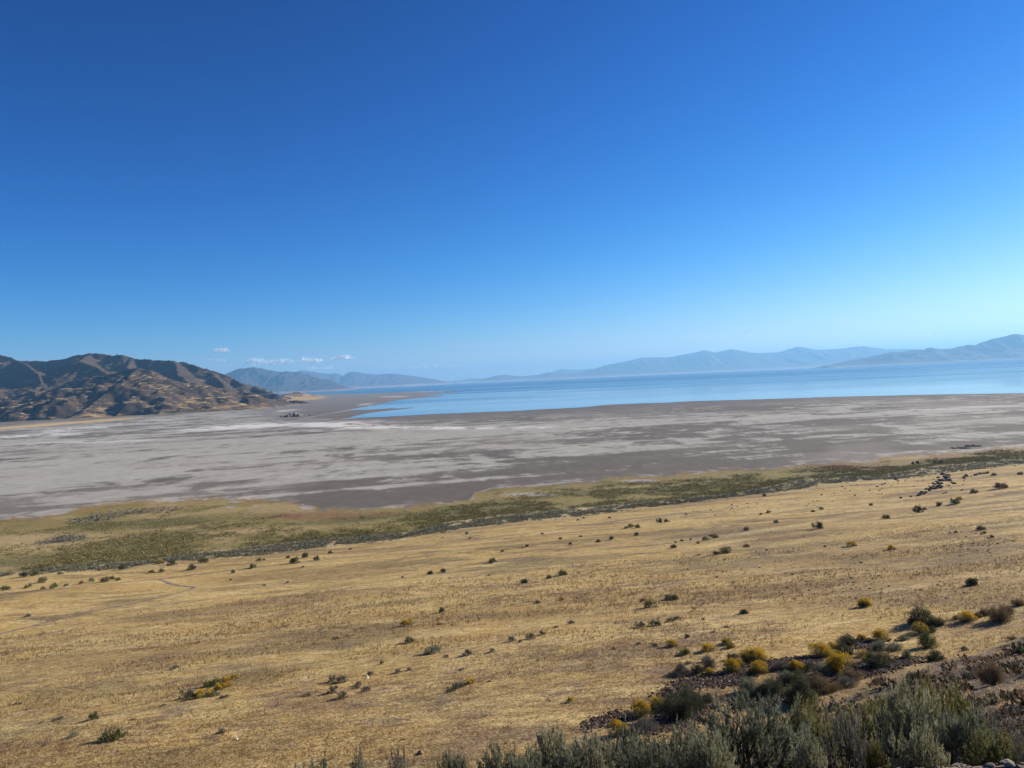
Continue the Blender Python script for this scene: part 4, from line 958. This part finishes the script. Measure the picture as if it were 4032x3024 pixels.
sc = [(rr_.uniform(980, 1900), 0) for _ in range(60)]
sc = [(a, 250 + (1900 - a) * .10 + rr_.uniform(0, 1) ** 1.3 * 110, 9 + 13 * rr_.random() ** 2, .7) for a, _ in sc]
rocks('dark', S6, 2600, 1700, sc, 'small dark rock scattered on pale grass just below the sagebrush belt', 'small dark rocks below the sagebrush belt')
sc = [(rr_.uniform(100, 1000), 0) for _ in range(34)]
sc = [(a, 395 + (1000 - a) * .09 + rr_.random() * 60, 8 + 9 * rr_.random() ** 2, .6) for a, _ in sc]
rocks('dark', S6, 2600, 1700, sc, 'tiny dark rock on the grass beside the right end of the path', 'tiny dark rocks by the path end')
sc = [(rr_.normal(1000, 420), rr_.normal(930, 50), 10 + 14 * rr_.random() ** 2, .7) for _ in range(80)]
rocks('dark', S6, 2600, 1700, [t for t in sc if 150 < t[0] < 2150 and t[1] < 1060], 'dark rock in the wide stony scatter at right of the slope', 'rocks of the wide stony scatter')
sc = [(rr_.normal(1900, 120), rr_.normal(690, 32), 10 + 10 * rr_.random(), .7) for _ in range(34)]
rocks('dark', S6, 2600, 1700, sc, 'dark stone of the dense patch high on the right slope', 'stones of the dense patch')
rocks('grey', S6, 2600, 1700, [(1160, 890, 20), (1730, 925, 14), (1740, 1015, 20), (1215, 990, 12), (860, 985, 16), (360, 988, 14), (1680, 828, 12), (1800, 902, 14), (1050, 1110, 18)], 'pale rock catching the light in the stony scatter', 'pale rocks of the stony scatter')
rocks('grey', S6, 2600, 1700, [(1095, 304, 26, .9, 'pale rock at the edge of the sagebrush belt')], '', None)
rocks('brown', S7, 3100, 2250, [(1690, 382, 56, .5, 'flat reddish rock on the crest at right')], '', None)
rocks('grey', S9, 2900, 2600, [(1830, 828, 250, .8, 'largest smooth boulder at the bottom right edge'), (1720, 840, 150, .6, 'boulder leaning on the left of the largest one'), (2085, 838, 120, .7, 'boulder at the bottom edge right of the largest one'), (330, 828, 130, .8, 'blocky stone at the left end of the gravel under the gnarled sagebrush'),
    (440, 815, 90, .8, 'squarish stone beside the blocky stone'), (665, 785, 56, .9, 'round pale stone on top of the gravel'), (840, 765, 72, .7, 'brownish stone at the upper edge of the gravel'), (1950, 845, 70, .7, 'small stone between the boulders at the bottom right')], '', 'stones at the roadside edge', 'boulder', 'boulder')
rocks('grey', S7, 3100, 2250, [(650, 1395, 70, .4, 'flat white-topped stone left of the pale gravel pocket'), (870, 1390, 60, .5, 'pale stone in the gravel pocket on the bank'), (800, 1400, 40, .6, 'smaller stone in the gravel pocket on the bank')], '', 'stones of the gravel pocket')
# stony islet on the flats
def islet():
    px, py = onplane(1160, 1640, 0); A = Acc(); rng = np.random.default_rng(88)
    for i in range(34):
        V, F = I1; V = V * (1 + rng.normal(0, .14, (len(V), 1))); r = rng.uniform(2, 6.5) * (1.4 if i < 6 else 1)
        ox_, oy_ = rng.normal(0, 10) * 1.2, rng.normal(0, 9)
        A.add(V * [r, r, r * .75] + [float(px) + ox_, float(py) + oy_, r * .12 + max(0, 4 - abs(ox_) * .3)], F, np.array([.17, .145, .125]) * rng.uniform(.7, 1.5))
    tag(A.build('rock_outcrop', M_ROCK, smooth=False), 'low rocky islet standing on the grey salt flat near the shore', 'rock outcrop')
islet()
def mound(u, v, w_, label):
    px, py = onplane(u, v, 0); A = Acc(); rng = np.random.default_rng(int(u)); Y = float(py); r0 = w_ / 2 * Y / FPX
    for i in range(26):
        a = i / 26 * 6.283; V, F = I1; V = V * (1 + rng.normal(0, .15, (len(V), 1))); r = rng.uniform(.5, 1.2)
        A.add(V * [r * 1.8, r * 1.8, r * .8] + [float(px) + math.cos(a) * r0, Y + math.sin(a) * r0 * .8, .15], F, np.array([.09, .08, .065]) * rng.uniform(.7, 1.4))
    tag(A.build('rock_ring', M_ROCK, smooth=False), label, 'rock ring')
mound(3785, 1765, 62, 'low dark ring of rubble on the flat at upper right'); mound(3835, 1757, 48, 'second dark rubble ring just right of the other on the flat')

# ------------------------------------------------------------------ gravel and stones (uncountable)
def inside(px, py, poly):
    c = np.zeros(len(px), bool); n = len(poly)
    for i in range(n):
        x1, y1 = poly[i]; x2, y2 = poly[(i + 1) % n]
        k = ((y1 > py) != (y2 > py)) & (px < (x2 - x1) * (py - y1) / (y2 - y1 + 1e-12) + x1); c ^= k
    return c
def stones(name, polys, n, r0, r1, cols, label, seed):
    rng = np.random.default_rng(seed); A = Acc(); V0, F0 = I1
    areas = []
    W = []
    for s, ox, oy, pts in polys:
        X, Y, Z = hit([ox + a * s for a, b in pts], [oy + b * s for a, b in pts]); P = list(zip(X, Y)); W.append(P)
        ar = abs(sum(P[i][0] * P[(i + 1) % len(P)][1] - P[(i + 1) % len(P)][0] * P[i][1] for i in range(len(P)))) / 2
        areas.append(ar / (np.mean(Y) ** 1.2))
    areas = np.array(areas) / sum(areas)
    for P, fr in zip(W, areas):
        m_ = int(n * fr); P = np.array(P); lo, hi = P.min(0), P.max(0); pts = []
        while sum(len(q) for q in pts) < m_:
            q = rng.uniform(lo, hi, (m_ * 3 + 50, 2)); pts.append(q[inside(q[:, 0], q[:, 1], P)])
        q = np.concatenate(pts)[:m_]; q = q + rng.normal(0, .22, q.shape) * (np.mean(P[:, 1]) / 25)
        z = height(q[:, 0], q[:, 1]); r = r0 + (r1 - r0) * rng.random(m_) ** 2.2
        Vv = V0[None] * (1 + rng.normal(0, .13, (m_, len(V0), 1))) * np.stack([r * rng.uniform(.8, 1.4, m_), r * rng.uniform(.8, 1.3, m_), r * rng.uniform(.5, .9, m_)], -1)[:, None]
        a = rng.random(m_) * 6.28; ca, sa = np.cos(a)[:, None], np.sin(a)[:, None]
        Vr = np.stack([Vv[..., 0] * ca - Vv[..., 1] * sa, Vv[..., 0] * sa + Vv[..., 1] * ca, Vv[..., 2]], -1) + np.stack([q[:, 0], q[:, 1], z + r * .25], -1)[:, None]
        c = np.array(cols)[rng.integers(0, len(cols), m_)] * rng.uniform(.6, 1.35, (m_, 1))
        F = (F0[None] + (np.arange(m_) * len(V0))[:, None, None]).reshape(-1, 3)
        A.add(Vr.reshape(-1, 3), F, np.repeat(c, len(V0), 0))
    o = A.build(name, M_STONE, smooth=False); tag(o, label, kind='stuff')
stones('gravel', [(S3, 2300, 2300, [(20, 1275), (150, 1210), (390, 1145), (420, 1200), (250, 1250), (60, 1310)]), (S3, 2300, 2300, [(690, 1030), (760, 955), (940, 850), (1200, 815), (1420, 760), (1450, 840), (1400, 905), (1250, 905), (1000, 930), (850, 980), (740, 1045)]),
                  (S3, 2300, 2300, [(1400, 745), (1640, 700), (1900, 685), (2062, 655), (2062, 735), (1700, 765), (1500, 795)]), (S3, 2300, 2300, [(350, 1290), (700, 1225), (1000, 1120), (1120, 1080), (1100, 1150), (900, 1270), (600, 1350), (380, 1350)]),
                  (S3, 2300, 2300, [(1420, 1060), (1750, 965), (2062, 850), (2062, 965), (1800, 1060), (1600, 1090), (1400, 1110)]),
                  (S7, 3100, 2250, [(0, 1040), (200, 1000), (450, 920), (700, 865), (850, 875), (1100, 810), (1230, 795), (1200, 835), (900, 935), (760, 985), (600, 965), (300, 1070), (0, 1190)]),
                  (S7, 3100, 2250, [(580, 690), (680, 635), (840, 655), (840, 725), (700, 735)]), (S7, 3100, 2250, [(0, 820), (230, 800), (380, 800), (0, 885)])],
       21000, .035, .115, [(.050, .028, .022), (.070, .040, .030), (.095, .060, .045), (.040, .024, .018), (.20, .155, .12)], 'dark reddish broken stones lying in bands along the bank', 901)
stones('gravel', [(S7, 3100, 2250, [(1560, 1140), (1900, 1100), (2212, 1000), (2212, 1230), (1950, 1210), (1600, 1200)]), (S7, 3100, 2250, [(600, 1370), (900, 1280), (1030, 1280), (1010, 1400), (800, 1480), (640, 1440)]), (S7, 3100, 2250, [(1000, 880), (1500, 760), (2212, 560), (2212, 980), (1700, 1120), (1200, 1000)]),
                  (S9, 2900, 2600, [(180, 800), (600, 715), (900, 745), (1050, 795), (1350, 835), (1350, 900), (180, 900)]), (S9, 2900, 2600, [(1600, 830), (2212, 815), (2212, 900), (1600, 900)])],
       3400, .012, .045, [(.16, .12, .09), (.24, .195, .155), (.10, .07, .052), (.36, .31, .26)], 'grey pebbles and broken stones on the roadside edge and upper bank', 902)
# tiny stones everywhere on the bank
def scatter_bank():
    rng = np.random.default_rng(903); n = 15000
    Y = np.exp(rng.uniform(math.log(2.2), math.log(70), n)); X = rng.uniform(-.1, .80, n) * Y
    d = .53 * (X - 1.6) - .848 * (Y - 36); k = (d > .5) & (fbm(X / 2.5, Y / 2.5, 905, 3) > .46); X, Y = X[k], Y[k]; m_ = len(X)
    r = np.clip(.006 + .016 * rng.random(m_) ** 2 * Y / 7, .005, .07)
    V0, F0 = I1; Vv = V0[None] * (1 + rng.normal(0, .15, (m_, len(V0), 1))) * (r[:, None, None] * np.array([1.2, 1.1, .7]))
    P = np.stack([X, Y, height(X, Y) + r * .2], -1)
    c = np.array([(.17, .115, .08), (.24, .18, .135), (.10, .065, .048), (.42, .37, .31)])[rng.choice(4, m_, p=[.4, .25, .3, .05])] * rng.uniform(.7, 1.3, (m_, 1))
    F = (F0[None] + (np.arange(m_) * len(V0))[:, None, None]).reshape(-1, 3)
    o = mesh_obj('small_stones', (Vv + P[:, None]).reshape(-1, 3), F, M_PEBBLE, smooth=False, cols={'tint': np.repeat(c, len(V0), 0)})
    tag(o, 'small loose stones sprinkled over the brown bank', kind='stuff')
scatter_bank()

# ------------------------------------------------------------------ grass and other ground cover
def blades(X, Y, nb, hmin, hmax, wd, spread, col, rng, lean=.35):
    """tufts of nb blades at X, Y"""
    m_ = len(X); Z = height(X, Y); h = rng.uniform(hmin, hmax, m_) if np.isscalar(hmin) else hmin + (hmax - hmin) * rng.random(m_)
    P = np.repeat(np.stack([X, Y, Z], -1), nb, 0); H = np.repeat(h, nb) * rng.uniform(.6, 1.1, m_ * nb)
    sp = np.repeat(np.broadcast_to(spread, (m_,)), nb); w_ = np.repeat(np.broadcast_to(wd, (m_,)), nb)
    a = rng.random(m_ * nb) * 6.283; rr2 = sp * rng.random(m_ * nb) ** .5
    B = P + np.stack([np.cos(a) * rr2, np.sin(a) * rr2, -.01 + 0 * a], -1)
    T = B + np.stack([np.cos(a) * H * lean + rng.normal(0, .1, m_ * nb) * H, np.sin(a) * H * lean + rng.normal(0, .1, m_ * nb) * H, H], -1)
    b = rng.random(m_ * nb) * 3.1416; s = np.stack([np.cos(b) * w_ * .5, np.sin(b) * w_ * .5, 0 * b], -1)
    V = np.stack([B - s, B + s, T], 1).reshape(-1, 3); F = np.arange(len(V)).reshape(-1, 3)
    C = np.repeat(np.repeat(col, nb, 0) * rng.uniform(.8, 1.2, (m_ * nb, 1)), 3, 0)
    return V, F, C
def grass():
    rng = np.random.default_rng(911); n = 100000
    Y = np.exp(rng.uniform(math.log(24), math.log(190), n)); X = rng.uniform(-.74, .74, n) * Y
    d = .53 * (X - 1.6) - .848 * (Y - 36); D = coast_y(X) - Y
    patch = fbm(X / 5, Y / 3.5, 912, 4)
    k = (d < 1.0) & (D > 12) & (patch + rng.normal(0, .06, n) > .45); X, Y, patch = X[k], Y[k], patch[k]; m_ = len(X)
    t = rng.random(m_)[:, None]; col = np.array([.40, .30, .125]) * (1 - t) + np.array([.70, .57, .28]) * t
    sz = np.clip(Y / 90, .55, 1.3)
    A = Acc(); sz = np.clip(Y / 80, .8, 1.5); A.add(*blades(X, Y, 5, .08 * sz, .21 * sz, .026 * sz, .10 * sz, col, rng, .5))
    tag(A.build('dry_grass', M_GRASS, smooth=False), 'golden dry grass covering the long slope', kind='stuff')
    n = 70000; Y = np.exp(rng.uniform(math.log(24), math.log(150), n)); X = rng.uniform(-.74, .74, n) * Y
    d = .53 * (X - 1.6) - .848 * (Y - 36); D = coast_y(X) - Y; pt = fbm(X / 14, Y / 8, 914, 4)
    k = (d < 0) & (D > 25) & (pt + rng.normal(0, .05, n) > .468); X, Y = X[k], Y[k]; m_ = len(X); t = rng.random(m_)[:, None]
    col = np.array([.095, .048, .028]) * (1 - t) + np.array([.20, .115, .055]) * t; sz = np.clip(Y / 60, .85, 1.7)
    A = Acc(); A.add(*blades(X, Y, 4, .12 * sz, .32 * sz, .024 * sz, .07 * sz, col, rng, .18))
    tag(A.build('dry_weeds', M_GRASS, smooth=False), 'reddish brown dead weed stalks standing in the dry grass', kind='stuff')
    n = 15000; Y = np.exp(rng.uniform(math.log(2.6), math.log(75), n)); X = rng.uniform(-.2, .80, n) * Y
    d = .53 * (X - 1.6) - .848 * (Y - 36); pt = fbm(X / 3.2, Y / 2.2, 61, 4)
    k = (d > -1) & ((pt + rng.normal(0, .04, n) > .52) | (np.abs(d) < 1.5)) & (d < 27); X, Y = X[k], Y[k]; m_ = len(X); t = rng.random(m_)[:, None]
    col = np.array([.40, .28, .15]) * (1 - t) + np.array([.62, .48, .30]) * t; sz = np.clip(Y / 14, .45, 1.6)
    A = Acc(); A.add(*blades(X, Y, 7, .07 * sz, .18 * sz, .010 * sz, .06 * sz, col, rng, .5))
    tag(A.build('pale_grass', M_GRASS, smooth=False), 'pale straw tufts on the roadside bank', kind='stuff')
grass()

def blobs(name, X, Y, rad, hgt, col, nl, label, rng, upright=.5):
    m_ = len(X); Z = height(X, Y)
    C = np.repeat(np.stack([X, Y, Z], -1), nl, 0); r = np.repeat(rad, nl); h = np.repeat(hgt, nl); n = m_ * nl
    dv = rvec(n, rng); dv[:, 2] = np.abs(dv[:, 2]); q = rng.random(n) ** .4
    P = C + dv * np.stack([r, r, h], -1) * q[:, None] * .8
    D = dv * [1, 1, .5] + [0, 0, upright] + rvec(n, rng) * .5
    L = r * rng.uniform(.35, .75, n)
    V, F = leaves(P, D, L, L * .55, rng)
    Cc = np.repeat(np.repeat(col, nl, 0) * rng.uniform(.7, 1.3, (n, 1)), 4, 0)
    o = mesh_obj(name, V, F, M_FARLEAF, smooth=False, cols={'tint': Cc}); tag(o, label, kind='stuff')
def cover():
    rng = np.random.default_rng(921)
    n = 9000; Y = np.exp(rng.uniform(math.log(5), math.log(70), n)); X = rng.uniform(-.1, .80, n) * Y; d = .53 * (X - 1.6) - .848 * (Y - 36)
    k = (d > .3) & (Y > 4.8) & (fbm(X / 3, Y / 2.4, 931, 3) > .46); X, Y = X[k], Y[k]; n = len(X); c = rng.random(n)[:, None]
    col = np.array([.075, .050, .030]) * (1 - c) + np.array([.22, .15, .085]) * c; g_ = rng.random(n) < .3; col[g_] = np.array([.10, .10, .055])
    blobs('low_brush', X, Y, (.08 + .34 * rng.random(n) ** 2) * np.clip(Y / 25, .5, 1.3), (.08 + .28 * rng.random(n) ** 2) * np.clip(Y / 25, .5, 1.3), col, 26, 'low brown brush and dead stems covering the roadside bank', rng)
    n = 19000; u = rng.uniform(-500, 4500, n); t = rng.random(n); a, b = cM(u) - 4, cS(u)
    w_ = rng.normal(0, 1, n); v = a + (b - a) * np.clip(t, 0, 1) + np.where(rng.random(n) < .16, np.abs(w_) * 10, 0)
    X, Y = onplane(u, v, 2.0); Y = Y + rng.normal(0, 1.5, n)
    keep = fbm(X / 5, Y / 4, 922, 3) > .38 + .14 * (v > b); X, Y = X[keep], Y[keep]; n = len(X)
    c = rng.random(n)[:, None]; col = np.array([.115, .112, .068]) * (1 - c) + np.array([.24, .225, .150]) * c
    blobs('sagebrush_belt', X, Y, rng.uniform(.35, .85, n), rng.uniform(.35, .75, n), col, 14, 'grey-green belt of low sagebrush between the marsh and the dry slope', rng)
    # grey patches out in the marsh
    for poly, m_, lb in [(c4(S4, 0, 1700, [(415, 565), (440, 540), (600, 500), (740, 480), (1000, 470), (1180, 462), (1060, 490), (820, 505), (640, 545), (520, 562)]), 420, 'larger patch of grey sagebrush out in the marsh'),
                         (c4(S4, 0, 1700, [(180, 705), (330, 650), (400, 635), (500, 635), (565, 660), (430, 680), (300, 690)]), 230, 'smaller patch of grey sagebrush in the marsh at left')]:
        P = np.array(poly); q = rng.uniform(P.min(0), P.max(0), (m_ * 5, 2)); q = q[inside(q[:, 0], q[:, 1], P)][:m_]; q = q + rng.normal(0, 1, q.shape) * [14, 3.5]
        X, Y = onplane(q[:, 0], q[:, 1], .9); c = rng.random(len(X))[:, None]; col = np.array([.085, .082, .062]) * (1 - c) + np.array([.19, .18, .15]) * c
        blobs('sagebrush_patch', X, Y, rng.uniform(.5, 1.1, len(X)), rng.uniform(.5, .9, len(X)), col, 12, lb, rng)
    # marsh growth: green reeds and darker bushes in drifts
    n = 80000; u = rng.uniform(-500, 4500, n); t = rng.random(n) ** .85; a, b = cP(u), cM(u); v = a + (b - a) * (.10 + .90 * t)
    X, Y = onplane(u, v, 1.0); g = fbm(X / 38, Y / 30, 41, 5, .6) * .7 + fbm(X / 16, Y / 14, 42, 4) * .3; fr = fbm(X / 7, Y / 6, 44, 3)
    k = (g + (t - .45) * .18 + rng.normal(0, .06, n) > .50) & (fr > .36); X, Y, g, fr = X[k], Y[k], g[k], fr[k]; n = len(X)
    c = rng.random(n)[:, None]; col = np.array([.115, .105, .040]) * (1 - c) + np.array([.29, .25, .090]) * c
    olv = (rng.random(n) < .35)[:, None]; col = np.where(olv, np.array([.30, .235, .09]) * (.7 + .6 * c), col)
    blobs('reeds', X, Y, rng.uniform(.35, .85, n), rng.uniform(.25, .6, n) * (.6 + 1.2 * (fr - .4) * 3), col, 6, 'olive and green reeds and low brush growing across the marsh', rng, 1.4)
cover()

# ------------------------------------------------------------------ clouds
def cloud_mat(name, alpha):
    mt, n, b = new_mat(name)
    b.inputs['Base Color'].default_value = (.93, .94, .96, 1); b.inputs['Roughness'].default_value = 1; b.inputs['Specular IOR Level'].default_value = 0
    lw = n.nodes.new('ShaderNodeLayerWeight'); lw.inputs[0].default_value = .35
    g = n.nodes.new('ShaderNodeNewGeometry'); nz = n.nodes.new('ShaderNodeTexNoise'); nz.inputs['Scale'].default_value = .0022; nz.inputs['Detail'].default_value = 5; n.links.new(g.outputs['Position'], nz.inputs['Vector'])
    mr = n.nodes.new('ShaderNodeMapRange'); mr.inputs[1].default_value = .05; mr.inputs[2].default_value = .75; mr.inputs[3].default_value = 1; mr.inputs[4].default_value = 0; n.links.new(lw.outputs['Facing'], mr.inputs[0])
    m2 = n.nodes.new('ShaderNodeMapRange'); m2.inputs[1].default_value = .38; m2.inputs[2].default_value = .62; m2.inputs[3].default_value = .1; m2.inputs[4].default_value = 1; n.links.new(nz.outputs[0], m2.inputs[0])
    mu = n.nodes.new('ShaderNodeMath'); mu.operation = 'MULTIPLY'; n.links.new(mr.outputs[0], mu.inputs[0]); n.links.new(m2.outputs[0], mu.inputs[1])
    mv = n.nodes.new('ShaderNodeMath'); mv.operation = 'MULTIPLY'; mv.inputs[1].default_value = alpha; n.links.new(mu.outputs[0], mv.inputs[0])
    tb = n.nodes.new('ShaderNodeBsdfTranslucent'); tb.inputs[0].default_value = (.93, .94, .96, 1)
    ms = n.nodes.new('ShaderNodeMixShader'); ms.inputs[0].default_value = .75; n.links.new(b.outputs[0], ms.inputs[1]); n.links.new(tb.outputs[0], ms.inputs[2])
    tr = n.nodes.new('ShaderNodeBsdfTransparent'); m3 = n.nodes.new('ShaderNodeMixShader'); n.links.new(mv.outputs[0], m3.inputs[0]); n.links.new(tr.outputs[0], m3.inputs[1]); n.links.new(ms.outputs[0], m3.inputs[2])
    n.links.new(m3.outputs[0], n.nodes['Material Output'].inputs[0]); return mt
MC, MCt = cloud_mat('cloud', .97), cloud_mat('thin_cloud', .5)
IC = ico(3)
def cloud(u, v, wpx, hpx, puffs, mt, label, seed, group='small clouds low over the mountains'):
    rng = np.random.default_rng(seed); Y0 = 56000; c = P3(u, v, Y0); s = Y0 / FPX; A = Acc(); V0, F0 = IC
    for i in range(puffs):
        t = (2 * (i + .5) / puffs - 1) + rng.normal(0, .35 / puffs); prof = (1 - abs(t) ** 1.6)
        r = hpx * s * rng.uniform(.36, .62) * (.5 + .6 * prof); V = V0 * (1 + (fbm(V0[:, 0] * 2 + i, V0[:, 1] * 2 + V0[:, 2] * 1.7, seed + i, 3)[:, None] - .5) * .6)
        cz = rng.uniform(0, .5) * hpx * s * prof
        V = V * [r * rng.uniform(1.0, 1.9), r * 1.3, r]; V[:, 2] = np.where(V[:, 2] < -r * .35, -r * .35 + (V[:, 2] + r * .35) * .3, V[:, 2])
        A.add(V + [c[0] + t * wpx * s * .5, Y0 + rng.normal(0, 250), c[2] + cz - t * wpx * s * 0 ], F0)
    o = A.build('cloud', mt); tag(o, label, 'cloud', group); return o
for a in [(1350, 1412, 84, 22, 13, MC, 'brightest puffy cloud between the two left mountain ranges'), (870, 1382, 50, 16, 9, MC, 'small cloud highest above the rocky hills'), (858, 1372, 44, 5, 5, MCt, 'wisp just above the highest small cloud'), (824, 1419, 18, 11, 4, MC, 'tiny cloud just right of the rocky hill skyline'),
          (866, 1420, 34, 10, 5, MC, 'tiny pair of puffs beside the tiny cloud'), (1000, 1424, 90, 20, 10, MC, 'left part of the long cloud row over the blue mountain'), (1110, 1428, 130, 20, 14, MC, 'middle part of the long cloud row over the blue mountain'), (1205, 1422, 50, 22, 7, MC, 'cloud with grey base at the right of the long row'),
          (1248, 1424, 26, 18, 4, MC, 'last small puff at the right end of the long row'), (1100, 1434, 330, 26, 22, MCt, 'thin veil under the long cloud row'), (1250, 1456, 190, 20, 12, MCt, 'faint veil above the second mountain crest'), (1640, 1450, 520, 16, 26, MCt, 'long faint cloud band over the centre left horizon'),
          (1750, 1446, 90, 8, 6, MCt, 'denser streak on the faint cloud band'), (2050, 1429, 34, 8, 4, MCt, 'faint lone wisp over the middle of the lake'), (2955, 1321, 28, 8, 4, MC, 'small bright cloud above the long mountain range'), (2888, 1318, 18, 6, 3, MCt, 'tiny wisp left of the small bright cloud'), (3378, 1357, 36, 9, 5, MC, 'little cloud touching the crest of the long range'),
          (3220, 1366, 50, 6, 4, MCt, 'faint streak on the crest left of the little cloud'), (3575, 1337, 70, 7, 6, MCt, 'thin streak left of the long wispy cloud at right'), (3655, 1325, 90, 8, 7, MC, 'long wispy cloud above the right part of the range'), (4010, 1286, 30, 6, 4, MCt, 'faint wisp near the right edge of the sky')]:
    cloud(*a, seed=int(a[0]))

# ------------------------------------------------------------------ haze
def build_haze():
    V = np.array([[a, b, c] for c in (-12, 900) for b in (-9000, 47500) for a in (-30000, 30000)], float)
    F = [[0, 2, 3, 1], [4, 5, 7, 6], [0, 1, 5, 4], [2, 6, 7, 3], [0, 4, 6, 2], [1, 3, 7, 5]]
    mt = bpy.data.materials.new('haze'); mt.use_nodes = True; n = mt.node_tree; n.nodes.clear()
    o_ = n.nodes.new('ShaderNodeOutputMaterial'); pv = n.nodes.new('ShaderNodeVolumePrincipled')
    pv.inputs['Color'].default_value = (.27, .60, 1.0, 1); pv.inputs['Density'].default_value = 4.7e-5; pv.inputs['Anisotropy'].default_value = 0.2
    n.links.new(pv.outputs[0], o_.inputs['Volume'])
    o = mesh_obj('haze', V, F, mt, smooth=False)
    o['kind'] = 'stuff'; o['label'] = 'thin blue haze over the lake and flats'
build_haze()
